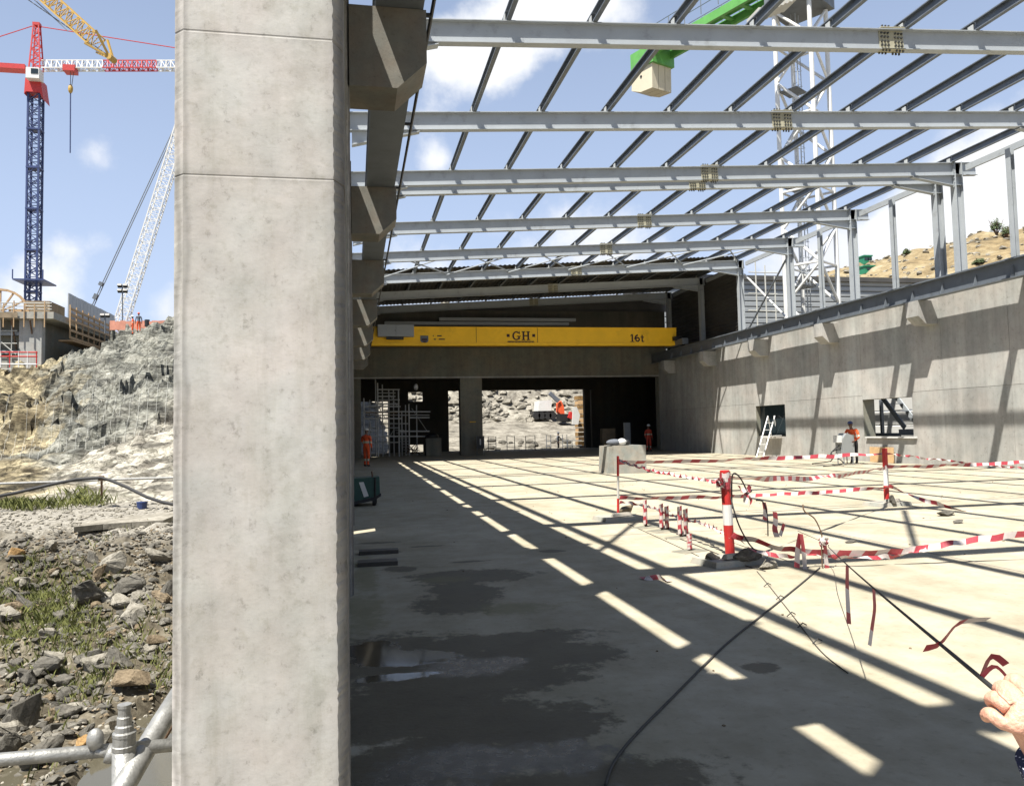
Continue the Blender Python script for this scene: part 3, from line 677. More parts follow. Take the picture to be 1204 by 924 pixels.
PX = [-.06, 1.36, 3.18, 5.0, 6.82, 8.64, 10.46, 12.28, 14.1, 15.92, 17.74, 19.56, 21.3]
PUR = {}
for (y0, y1) in bays:
    ln = round(y1 - y0, 2)
    for i, x in enumerate(PX):
        key = ln
        if key not in PUR:
            b = MB(); b.csec((0, 0, .12), (0, ln - .012, .12), .24, .10, .010, flip=-1); pm = b.build('purlin', 'steel_dk', roof, org=None)
            pm.location = Vector((x, y0 + .006, ztop(x) + .004)) - Vector(roof['o3']); pm.data.transform(Matrix.Translation(Vector(roof['o3'])))
            cb = MB(); cb.beam((-.12, -.06, .075), (-.12, .1, .075), .016, .14); cb.beam((-.16, -.05, .008), (-.16, .05, .008), .10, .012)
            cm = cb.build('cleat', 'cleat', None); cm.parent = pm
            PUR[key] = (pm, cm)
        else:
            pm, cm = PUR[key]; o = share(pm, 'purlin', roof, Vector((x, y0 + .006, ztop(x) + .004)) - Vector(roof['o3'])); share(cm, 'cleat', o, cm.location)
for (y0, y1) in bays:
    b = MB(); b.csec((21.72, y0 + .15, 10.72), (21.72, y1 - .15, 10.72), .22, .09, .01); b.build('eave_beam', 'steel', roof)
# roof and wall bracing in the braced bay
ya, yb = 36.15, 41.4
for i in range(6):
    x0, x1 = 1.5 + 3.3 * i, 1.5 + 3.3 * (i + 1)
    b = MB(); b.tube([(x0, ya, ztop(x0) - .06), (x1, yb, ztop(x1) - .06)], .035, 6); b.build('roof_brace', 'steel', roof)
    b = MB(); b.tube([(x1, ya, ztop(x1) - .14), (x0, yb, ztop(x0) - .14)], .035, 6); b.build('roof_brace', 'steel', roof)
for p0, p1 in ((G(678, 669), G(752, 610)), (G(1063, 600), G(1078, 648))):
    b = MB(); b.tube([(q.x - KX * ztop(q.x), q.y - KY * ztop(q.x), ztop(q.x)) for q in (p0, p1)], .05, 6); b.build('roof_brace', 'steel', roof)
b = MB(); b.tube([(21.62, yb - .2, 10.1), (21.62, ya + .2, 6.6)], .05, 6); b.build('wall_brace', 'white', roof)
b = MB(); b.tube([(21.5, ya + .2, 10.1), (21.5, yb - .2, 6.6)], .05, 6); b.build('wall_brace', 'steel_dk', roof)
for x, y in [(17.7, 15.5), (15.92, 20.1), (14.1, 24.8), (12.28, 25.8), (17.74, 31), (8.6, 31), (12.3, 20.1)]:
    b = MB(); b.beam((x, y + .12, ztop(x) - .38), (x, y + .62, ztop(x) + .02), .05, .05); b.build('fly_brace', 'steel', roof)
# sheeting over the last bays
rs = thing('sheet_roofing', 'dark corrugated metal roof sheeting over the far end of the hall', 'roof', (10, 46, 10.3))
def corrugated(a, u, v, w, L, pitch, depth, n_dir):
    """sheet from a, w along u (across ribs), L along v"""
    b = MB(); a, u, v, nn = Vector(a), Vector(u), Vector(v), Vector(n_dir); n = int(w / pitch); pr = []
    for i in range(n): pr += [(i * pitch, 0), (i * pitch + pitch * .35, 0), (i * pitch + pitch * .5, depth), (i * pitch + pitch * .85, depth)]
    pr.append((n * pitch, 0)); k = len(pr)
    for t, off in ((0, 0), (1, 0)):
        for x, d in pr: b.v.append(a + u * x + nn * d + v * (L * t))
    for x, d in pr: b.v.append(a + u * x + nn * (d + .012))
    for x, d in pr: b.v.append(a + u * x + nn * (d + .012) + v * L)
    for i in range(k - 1): b.q(i, i + 1, k + i + 1, k + i); b.q(2 * k + i, 3 * k + i, 3 * k + i + 1, 2 * k + i + 1)
    return b
for j in range(7):
    x0 = -.6 + 3.2 * j
    d = Vector((1, 0, .058)).normalized()
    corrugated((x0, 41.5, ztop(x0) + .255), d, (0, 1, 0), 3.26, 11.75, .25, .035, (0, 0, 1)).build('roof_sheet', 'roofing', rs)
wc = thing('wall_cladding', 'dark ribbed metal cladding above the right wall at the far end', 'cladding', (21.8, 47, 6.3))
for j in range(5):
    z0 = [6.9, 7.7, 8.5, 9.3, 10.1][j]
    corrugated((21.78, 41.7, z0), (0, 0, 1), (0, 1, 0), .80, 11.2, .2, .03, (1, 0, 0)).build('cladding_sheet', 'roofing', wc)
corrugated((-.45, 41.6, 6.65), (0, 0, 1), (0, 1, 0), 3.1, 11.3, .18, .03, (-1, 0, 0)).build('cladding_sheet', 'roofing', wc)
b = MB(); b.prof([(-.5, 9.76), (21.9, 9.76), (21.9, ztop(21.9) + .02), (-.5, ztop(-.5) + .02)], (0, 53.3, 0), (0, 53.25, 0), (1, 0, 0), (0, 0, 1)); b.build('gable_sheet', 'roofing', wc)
b = MB(); b.box(21.95, 22.3, 44.8, 45.6, 6.7, 7.25); tag(b.build('skip_container', 'yellow', org=(22.1, 45, 6.7)), 'small yellow metal box behind the dark posts above the right wall', 'box')
b = MB(); b.box(21.9, 26, 44.5, 47, 5.5, 6.7); structure(b.build('plinth', 'dark_conc'))

# ================================================================== YELLOW OVERHEAD CRANE
def letters(txt, x, z, h, y, depth=.012):
    """slab-serif capitals as raised flat shapes; returns MB facing -Y"""
    b = MB(); st = h * .2
    def bar(x0, x1, z0, z1): b.box(x0, x1, y - depth, y, z0, z1)
    for ch in txt:
        if ch == 'H':
            w = h * .95
            bar(x + .1 * h, x + .1 * h + st, z, z + h); bar(x + w - .1 * h - st, x + w - .1 * h, z, z + h)
            b.box(x + .1 * h + st, x + w - .1 * h - st, y - depth, y, z + h * .44, z + h * .57)
            for xx in (x, x + w - .4 * h):
                for zz in (z, z + h * .91): b.box(xx, xx + .4 * h, y - depth - .002, y, zz, zz + h * .09)
            x += w + h * .1
        elif ch == 'G':
            cx, cz, ro, ri = x + h * .46, z + h * .5, h * .5, h * .29; n = 22
            for i in range(n):
                a0, a1 = rad(42 + 276 * i / n), rad(42 + 276 * (i + 1) / n)
                b.prof([(cx + ro * .92 * math.cos(a0), cz + ro * math.sin(a0)), (cx + ro * .92 * math.cos(a1), cz + ro * math.sin(a1)), (cx + ri * .92 * math.cos(a1), cz + ri * 1.25 * math.sin(a1)), (cx + ri * .92 * math.cos(a0), cz + ri * 1.25 * math.sin(a0))], (0, y - depth, 0), (0, y, 0), (1, 0, 0), (0, 0, 1))
            b.box(x + h * .68, x + h * .86, y - depth - .002, y, z + h * .1, z + h * .46); b.box(x + h * .52, x + h * .98, y - depth - .003, y, z + h * .40, z + h * .49)
            b.box(x + h * .76, x + h * .86, y - depth - .002, y, z + h * .70, z + h * .98)
            x += h * 1.08
        elif ch == '1':
            bar(x + .2 * h, x + .4 * h, z, z + h); b.box(x + .02 * h, x + .58 * h, y - depth - .002, y, z, z + .09 * h)
            b.prof([(x + .2 * h, z + h), (x + .04 * h, z + .82 * h), (x + .04 * h, z + .74 * h), (x + .2 * h, z + .84 * h)], (0, y - depth, 0), (0, y, 0), (1, 0, 0), (0, 0, 1)); x += .7 * h
        elif ch == '6':
            for (cx, cz, ro, ri, a, e) in ((x + .32 * h, z + .32 * h, .32 * h, .14 * h, 0, 360), (x + .46 * h, z + .42 * h, .58 * h, .38 * h, 100, 190)):
                n = 18
                for i in range(n):
                    a0, a1 = rad(a + (e - a) * i / n), rad(a + (e - a) * (i + 1) / n); dd = depth if e == 360 else depth + .002
                    b.prof([(cx + ro * math.cos(a0), cz + ro * math.sin(a0)), (cx + ro * math.cos(a1), cz + ro * math.sin(a1)), (cx + ri * math.cos(a1), cz + ri * math.sin(a1)), (cx + ri * math.cos(a0), cz + ri * math.sin(a0))], (0, y - dd, 0), (0, y, 0), (1, 0, 0), (0, 0, 1))
            x += .74 * h
        elif ch == 't':
            bar(x + .12 * h, x + .3 * h, z + .1 * h, z + .9 * h); b.box(x, x + .46 * h, y - depth - .002, y, z + .55 * h, z + .66 * h); b.box(x + .14 * h, x + .48 * h, y - depth - .003, y, z, z + .12 * h); x += .5 * h
    return b
oc = thing('overhead_crane', 'yellow overhead travelling crane marked GH and 16t across the far end', 'crane', (10.7, 48.3, 6.7))
YC = 48.0; cz = lambda py, px=600: atY(px, py, YC).z
zt, zb_ = 7.92, 6.98
b = MB(); b.box(1.0, 20.3, YC, YC + .6, zb_, zt); b.build('bridge_beam', 'yellow', oc)
b = MB(); b.box(.99, 20.31, YC - .05, YC + .65, zb_ - .16, zb_ - .002); b.box(.99, 20.31, YC - .03, YC + .63, zt + .002, zt + .03); b.build('beam_flange', 'yellow', oc)
for px in (632, 560): x = atY(px, 398, YC).x; b = MB(); b.box(x - .012, x + .012, YC - .012, YC - .001, zb_, zt); b.build('beam_joint', 'maroon', oc)
for x in (.62, 20.38):
    b = MB(); b.box(x - .2, x + .2, YC - 1.2, YC + 1.8, 6.78, 7.15); b.build('end_carriage', 'steel_dk', oc)
    for yy in (YC - .9, YC + 1.5): b = MB(); b.tube([(x - .06, yy, 6.86), (x + .06, yy, 6.86)], .15, 14); b.build('wheel', 'black', oc)
xa, xb = atY(444, 395, YC).x, atY(486, 395, YC).x
b = MB(); b.box(xa, xb, YC - .55, YC - .06, zt - .62, zt + .08); b.build('electrical_cabinet', 'siding', oc)
b = MB(); b.box((xa + xb) / 2 - .006, (xa + xb) / 2 + .006, YC - .556, YC - .55, zt - .6, zt + .06); b.box((xa + xb) / 2 - .06, (xa + xb) / 2 - .04, YC - .57, YC - .55, zt - .32, zt - .22); b.build('cabinet_door_gap', 'black', oc)
b = MB(); b.box(xa + .5, xb - .6, YC - .4, YC - .1, zt - .78, zt - .64); b.build('cable_gland', 'black', oc)
b = MB(); b.box(20.0, 20.5, YC - .4, YC - .06, 7.1, 7.35); b.build('drive_motor', 'black', oc)
ph = lambda px, py: atY(px, py, YC - .01)
p0, p1 = ph(602.5, 400), ph(602.5, 389.6); letters('GH', p0.x, p0.z, p1.z - p0.z, YC - .002).build('crane_lettering', 'maroon', oc)
p0, p1 = ph(741, 402), ph(741, 393); letters('16t', p0.x, p0.z, p1.z - p0.z, YC - .002).build('capacity_lettering', 'maroon', oc)
b = MB()
for px in (597.5, 627.5): p = ph(px, 394.5); b.box(p.x - .09, p.x + .09, YC - .014, YC - .001, p.z - .09, p.z + .09)
p0, p1 = ph(597, 404), ph(628, 401); b.box(p0.x, p1.x, YC - .012, YC - .001, p0.z, p1.z)
b.build('lettering_marks', 'maroon', oc)
b = MB()
for i in range(18):
    x = p0.x + .06 + (p1.x - p0.x - .12) * i / 17; b.box(x - .02, x + .018, YC - .016, YC - .0125, p0.z + .05, p0.z + .11)
tag(b.build('small_lettering', 'yellow', oc), kind='stuff')
b = MB(); q = ph(499, 400); sh = [(-.24, .27), (.24, .27), (.24, -.05), (0, -.30), (-.24, -.05)]
b.prof([(q.x + x, q.z + z) for x, z in sh], (0, YC - .03, 0), (0, YC - .002, 0), (1, 0, 0), (0, 0, 1)); b.build('shield_badge', 'steel_dk', oc)
b = MB(); b.box(q.x - .17, q.x + .17, YC - .034, YC - .0305, q.z - .02, q.z + .10); b.prof([(q.x - .15, q.z - .05), (q.x, q.z - .2), (q.x + .15, q.z - .05)], (0, YC - .034, 0), (0, YC - .0305, 0), (1, 0, 0), (0, 0, 1)); b.build('badge_print', 'maroon', oc)
b = MB()
for px, py, w in [(509, 395, .1), (514, 395, .5), (510, 399, .25), (516, 399, .65)]: p = ph(px, py); b.box(p.x, p.x + w * .55, YC - .012, YC - .001, p.z - .03, p.z + .04)
tag(b.build('small_lettering', 'maroon', oc), kind='stuff')
# pale strips standing in for slits of light on the upper back wall
b = MB(); b.box(2.0, 14.5, 52.7, 52.995, 8.72, 8.92); tag(b.build('light_slit_strip', 'siding', org=(8, 52.8, 8.7)), 'long pale strip for a slit of light on the dark wall above the yellow crane', 'ledge')
b = MB(); b.box(5.6, 15.0, 52.7, 52.99, 8.98, 9.2); tag(b.build('light_slit_strip', 'siding', org=(10, 52.8, 9)), 'upper shorter pale strip for a slit of light near the roof above the yellow crane', 'ledge')
#SECTION2
# ================================================================== LEFT PIT: ROCKS, GRASS, PIPES
def on_bank(px, py):
    z = -1.0
    for _ in range(14):
        p = G(px, py, z); z = z * .5 + .5 * bank(p.x, p.y)
    p.z = bank(p.x, p.y); return p
def hull_mesh(name, rnd, n=16, sq=(1, 1, .7), mat='rock'):
    import bmesh
    bm = bmesh.new()
    for _ in range(n):
        v = Vector((rnd.gauss(0, 1), rnd.gauss(0, 1), rnd.gauss(0, 1))).normalized() * rnd.uniform(.78, 1.0)
        bm.verts.new((v.x * sq[0], v.y * sq[1], v.z * sq[2]))
    r = bmesh.ops.convex_hull(bm, input=bm.verts)
    bmesh.ops.delete(bm, geom=[g for g in r['geom_interior'] if isinstance(g, bmesh.types.BMVert)], context='VERTS')
    bmesh.ops.bevel(bm, geom=list(bm.edges), offset=.07, segments=1, affect='EDGES')
    bmesh.ops.triangulate(bm, faces=bm.faces); bmesh.ops.subdivide_edges(bm, edges=bm.edges, cuts=1, use_grid_fill=True)
    for v in bm.verts: v.co += v.co.normalized() * (.10 * noise.fractal(v.co * 2.2 + Vector((n, 0, 0)), .8, 2, 4))
    bmesh.ops.recalc_face_normals(bm, faces=bm.faces)
    me = bpy.data.meshes.new(name); bm.to_mesh(me); bm.free(); me.materials.append(M[mat]); return me
rr = random.Random(5)
hulls = {}
for mt in ('rock', 'rock_tan', 'rock_ochre', 'rock_pale'):
    hulls[mt] = [hull_mesh('rock', rr, rr.choice((10, 13, 16)), (1, rr.uniform(.7, 1), rr.uniform(.5, .9)), mt) for _ in range(5)]
def rock(px, py, w, h, mt, label, tilt=0.0, k=0, group=None, sink=.25, name='rock'):
    p = on_bank(px, py + h * .45); dist = (p - Vector((0, 0, EYE))).length; s = w / F * dist / 2; sz = h / F * dist / 2
    o = bpy.data.objects.new(name, hulls[mt][k % 5]); C.objects.link(o)
    o.scale = (s, s * .9, sz * 1.35); o.rotation_euler = (tilt * .5, tilt, rr.uniform(0, 6.3)) if tilt else (rr.uniform(-.3, .3), rr.uniform(-.3, .3), rr.uniform(0, 6.3))
    o.location = p + Vector((0, 0, sz * (1 - sink * 2))); return tag(o, label, 'rock', group)
for i, a in enumerate([
    (17, 663, 32, 26, 'rock_ochre', 'bright ochre boulder at the left edge of the rubble bank'),
    (26, 682, 18, 18, 'rock_pale', 'small pale grey rock just below the ochre boulder'),
    (100, 690, 64, 26, 'rock', 'broad dark tilted slab of rock in the middle of the bank', .5),
    (116, 668, 26, 40, 'rock_tan', 'upright pointed tan rock beside the broad dark slab', .3),
    (132, 655, 34, 34, 'rock_pale', 'pale angular rock leaning over the pointed tan rock', -.4),
    (152, 684, 44, 32, 'rock', 'blocky grey rock with shadow beneath right of the pointed rock'),
    (188, 650, 42, 30, 'rock_pale', 'long pale rock against the left edge of the foreground column', .6),
    (158, 716, 40, 28, 'rock_pale', 'cracked pale slab at mid height of the bank by the column', .2),
    (182, 752, 38, 22, 'rock_tan', 'flat tan rock with moss close to the column'),
    (155, 797, 48, 22, 'rock_tan', 'flat oval brown stone above the muddy water'),
    (54, 775, 42, 30, 'rock', 'grey boulder half buried below the grass patch'),
    (124, 784, 26, 14, 'rock', 'small dark stone beside the oval brown stone'),
    (80, 832, 30, 18, 'rock', 'dark wedge shaped stone low on the rubble bank'),
    (24, 838, 56, 42, 'rock', 'big dark boulder in the lower left corner of the bank', .3),
    (44, 876, 56, 40, 'rock', 'large grey boulder at the bottom edge left of the pipe fitting'),
    (6, 872, 34, 34, 'rock', 'grey boulder cut by the bottom left corner of the picture'),
    (100, 872, 30, 20, 'rock_ochre', 'reddish brown stone behind the shiny pipe fitting'),
    (60, 640, 26, 14, 'rock_pale', 'pale stone on the edge of the gravel shelf'),
    (176, 792, 26, 12, 'rock_pale', 'whitish broken stone at the water edge by the column'),
    (195, 690, 26, 30, 'rock', 'dark rock hard against the column at the middle of the bank')]):
    rock(*a[:6], tilt=a[6] if len(a) > 6 else 0, k=i)
for i in range(150):
    px, py = rr.uniform(0, 204), rr.uniform(638, 890)
    if py > 800 and px > 125: continue
    w = rr.uniform(8, 22) * (.7 + (py - 630) / 330)
    rock(px, py, w, w * rr.uniform(.5, .85), rr.choice(('rock', 'rock', 'rock_tan', 'rock_pale')), 'small broken stone lying loose on the rubble bank', k=rr.randrange(5), group='loose stones on the rubble bank', sink=.36)
for i in range(34):
    px, py = rr.uniform(0, 204), rr.uniform(650, 880)
    if py > 800 and px > 120: continue
    w = rr.uniform(22, 40) * (.75 + (py - 630) / 500)
    rock(px, py, w, w * rr.uniform(.55, .9), rr.choice(('rock', 'rock', 'rock_tan', 'rock_pale')), 'fist to head sized angular rock on the rubble bank', tilt=rr.uniform(-.5, .5), k=rr.randrange(5), group='larger angular rocks on the rubble bank', sink=.40)
def scatter(name, spots, size, mat, kind='stuff'):
    b = MB()
    for (x, y, z) in spots:
        s = size * rr.uniform(.5, 1.4); k = len(b.v); a = rr.uniform(0, 6)
        c, d = math.cos(a), math.sin(a); fl = rr.uniform(.45, .9); tl = rr.uniform(-.3, .3)
        for (u, v, w) in [(1, 0, 0), (.15, .8, 0), (-1, .1, 0), (-.1, -.85, 0), (.45, .35, .62), (-.45, .3, .7), (-.3, -.45, .58), (.4, -.35, .66), (0, 0, -.6)]:
            u += rr.uniform(-.2, .2); v += rr.uniform(-.2, .2); w = w * fl + u * tl
            b.v.append(Vector((x + s * (u * c - v * d), y + s * (u * d + v * c), z + s * w)))
        for f in ((0, 1, 5, 4), (1, 2, 5), (2, 3, 6, 5), (3, 0, 7, 6), (0, 4, 7), (4, 5, 6, 7), (1, 0, 8), (2, 1, 8), (3, 2, 8), (0, 3, 8)): b.q(*[k + i for i in f])
    return tag(b.build(name, mat), kind=kind)
def bank_spots(n, x0, x1, y0, y1, up=.01):
    r = []
    for _ in range(n):
        x, y = rr.uniform(x0, x1), rr.uniform(y0, y1); r.append((x, y, bank(x, y) + up))
    return r
scatter('gravel', bank_spots(5200, -7.5, -1.2, 7, 19.5), .030, 'rock_pale')
scatter('gravel', bank_spots(4200, -6.5, -1.2, 6.5, 18.5), .028, 'rock_tan')
scatter('gravel', bank_spots(2200, -6.5, -1.2, 6.5, 18.5), .075, 'rock')
scatter('gravel', bank_spots(1500, -11, -3, 18.5, 27), .06, 'rock_pale')
M['grass'] = plain('grass', (.075, .105, .022), .85, 0, .5, 5, c2=(.15, .155, .045))
def grass(name, spots, hh):
    b = MB()
    for (x, y, z) in spots:
        a = rr.uniform(0, 6.3); t = rr.uniform(0, 6.3); h = hh * rr.uniform(.5, 1.3); w = .003 + hh * .011; k = len(b.v); lean = rr.uniform(.1, .9) * h
        c, s = math.cos(a) * w, math.sin(a) * w
        b.v += [Vector((x - c, y - s, z - .02)), Vector((x + c, y + s, z - .02)), Vector((x + math.cos(t) * lean * .4 + c * .6, y + math.sin(t) * lean * .4 + s * .6, z + h * .6)), Vector((x + math.cos(t) * lean, y + math.sin(t) * lean, z + h))]
        b.q(k, k + 1, k + 2); b.q(k, k + 2, k + 3)
    return tag(b.build(name, 'grass'), kind='stuff')
gs = []
for (px, py, rx, ry, n) in [(40, 708, 42, 26, 1500), (70, 735, 40, 26, 1500), (25, 690, 24, 16, 220), (95, 770, 18, 14, 160), (105, 800, 22, 16, 260), (92, 818, 14, 8, 90), (150, 765, 18, 12, 170), (185, 780, 18, 14, 200), (195, 800, 9, 12, 120), (60, 690, 40, 10, 160), (40, 790, 20, 10, 80), (115, 640, 10, 8, 60), (160, 745, 14, 10, 90)]:
    for _ in range(n):
        p = on_bank(px + rr.gauss(0, .5) * rx, py + rr.gauss(0, .5) * ry) if rr.random() < .12 or not gs else None
        if p is None:
            q = gs[-1]; p = Vector((q[0] + rr.gauss(0, .12), q[1] + rr.gauss(0, .25), 0)); p.z = bank(p.x, p.y)
        gs.append((p.x, p.y, p.z))
grass('grass', gs, .13)
gs = []
for (px, py, rx, n) in [(20, 597, 26, 420), (100, 592, 30, 420), (60, 596, 30, 200)]:
    for _ in range(n):
        p = G(px + rr.gauss(0, .5) * rx, py + rr.uniform(-2, 3), -.28); gs.append((p.x, p.y, max(bank(p.x, p.y), rockface(p.x, p.y)) - .02))
grass('grass', gs, .30)
# guard pipe and hose along the gravel shelf
gp = thing('pipe_rail', 'thin pale pipe rail with a post along the gravel shelf', 'rail', G(119, 596, -.3))
b = MB(); b.tube([atY(-60, 570.5, 24.5), atY(60, 566.5, 24.3), atY(119, 564, 24.2), atY(215, 561, 24.0)], .035, 8); b.build('rail_pipe', 'galv', gp)
b = MB(); b.tube([G(119.5, 596, -.35), atY(119.5, 560, 24.2)], .03, 8); b.build('post', 'rust', gp)
b = MB(); b.tube([atY(119 - 3, 562, 24.1), atY(119 + 3, 562, 24.1)], .07, 8); b.build('clamp', 'rust', gp)
b = MB(); b.tube([atY(-20, 587, 23.9), atY(20, 579, 23.9), atY(60, 569.5, 23.9), atY(90, 563.5, 23.9), atY(119, 561.5, 24.0), atY(131, 565, 23.9), atY(150, 573, 23.6), atY(172, 584, 23.2), atY(190, 590, 22.8), atY(214, 595, 22.4)], .045, 8)
tag(b.build('hose', 'rubber', org=G(119, 590, -.3), smooth=True), 'black hose looped over the pipe rail and sagging both ways', 'hose')
b = MB(); c = on_bank(167, 598); b.tube([c, c + Vector((0, 0, .16))], [.12, .14], 14); b.tube([c + Vector((0, 0, .161)), c + Vector((0, 0, .19))], .145, 14)
tag(b.build('bucket', 'blue', org=c), 'small dark blue bucket on the gravel by the column', 'bucket')
# broken concrete lip at the shelf edge
b = MB(); pts = [G(120, 617, -.38), G(150, 614, -.38), G(180, 612, -.38), G(214, 610, -.38)]
for i in range(3):
    b.prof([(0, -.05), (1.6 + .3 * i, -.05), (1.6 + .3 * i, .05), (0, .07)], pts[i] + Vector((0, -1.9, .10)), pts[i + 1] + Vector((-.01, -1.9, .10)), (0, 1, 0), (0, 0, 1))
tag(b.build('broken_slab', 'rock_pale', org=G(180, 615, -.4)), 'thin broken concrete slab edge overhanging the rubble beside the column', 'slab')
# foreground scaffold tubes
y = 3.6
t = thing('guard_rail', 'shiny horizontal scaffold tube with its couplers at the bottom left', 'guard rail', (-1.1, y, -1.4))
b = MB(); zz = atY(100, 885, y).z; b.tube([(-2.6, y, zz + .01), (-.5, y, zz)], .0265, 16); b.build('rail_tube', 'galv', t, smooth=True)
b = MB(); px = atY(146, 880, y - .06); b.tube([(px.x, y - .06, -1.5), (px.x, y - .06, zz + .02)], .045, 16); b.build('upright_tube', 'galv', t, smooth=True)
b = MB(); k = px.x; yy = y - .06
prof = [(.045, .021), (.047, .04), (.043, .043), (.043, .075), (.045, .078), (.045, .09), (.036, .095), (.034, .115), (.028, .12), (.028, .15), (.024, .155), (.024, .185), (.027, .188), (.027, .2), (.001, .201)]
b.tube([(k, yy, zz + h_) for _, h_ in prof], [r_ for r_, _ in prof], 18); o = b.build('spigot', 'galv', t)
b = MB(); c = atY(112, 878, y - .02)
b.ell(c + Vector((0, 0, .03)), (.034, .03, .045), 14, 10); b.tube([c + Vector((.005, 0, -.01)), c + Vector((.05, 0, -.035))], [.018, .016], 10); b.tube([c + Vector((.045, 0, -.03)), c + Vector((.06, 0, -.036)), c + Vector((.075, 0, -.042))], [.034, .036, .03], 14)
b.build('coupler', 'galv', t, smooth=True)
b = MB(); b.tube([atY(216, 808, 3.9), atY(188, 852, 3.75), atY(162, 896, 3.55), atY(122, 965, 3.3)], .044, 18)
tag(b.build('brace_pipe', 'galv', org=atY(160, 892, 3.55), smooth=True), 'thick grey brace pipe slanting up to the foreground column', 'pipe')
b = MB(); b.tube([atY(208, 838, 3.95), atY(182, 882, 3.8)], .02, 10)
tag(b.build('thin_bar', 'rust', org=atY(182, 882, 3.8)), 'thin dark bar running beside the thick brace pipe', 'bar')
# ================================================================== PEOPLE
def blend(a, b_, t): return tuple(x + (y_ - x) * t for x, y_ in zip(a, b_))
def skin_body(name, joints, edges, parent, loc, slots, tags, sub=1):
    """joints: {n:(x,y,z,r)}, one continuous surface; tags: edge -> slot index"""
    names = list(joints); idx = {n: i for i, n in enumerate(names)}; K = 10.0
    me = bpy.data.meshes.new(name + '_sk'); me.from_pydata([tuple(c * K for c in joints[n][:3]) for n in names], [(idx[a], idx[b_]) for a, b_ in edges], [])
    o = bpy.data.objects.new(name + '_sk', me); C.objects.link(o)
    sk = o.modifiers.new('s', 'SKIN'); sk.branch_smoothing = .3
    for i, n in enumerate(names):
        v = me.skin_vertices[0].data[i]; r = joints[n][3]; r = r if isinstance(r, tuple) else (r, r); v.radius = (r[0] * K, r[1] * K); v.use_root = (i == 0)
    if sub: sb = o.modifiers.new('b', 'SUBSURF'); sb.levels = sub; sb.render_levels = sub
    dg = bpy.context.evaluated_depsgraph_get(); ev = o.evaluated_get(dg)
    m2 = bpy.data.meshes.new_from_object(ev, depsgraph=dg); m2.transform(Matrix.Scale(1 / K, 4)); m2.name = name
    bpy.data.objects.remove(o); bpy.data.meshes.remove(me)
    m2.materials.clear()
    for sl in slots: m2.materials.append(M[sl])
    segs = [(Vector(joints[a][:3]), Vector(joints[b_][:3]), tags.get((a, b_), 0)) for a, b_ in edges]
    for p in m2.polygons:
        c = p.center; best, bt = 1e9, 0
        for a, b_, tg in segs:
            d = b_ - a; u = max(0, min(1, (c - a).dot(d) / max(1e-9, d.length_squared))); q = (c - (a + d * u)).length
            if q < best: best, bt = q, tg
        p.material_index = bt; p.use_smooth = True
    ob = bpy.data.objects.new(name, m2); C.objects.link(ob); ob.parent = parent; ob.location = loc; return ob
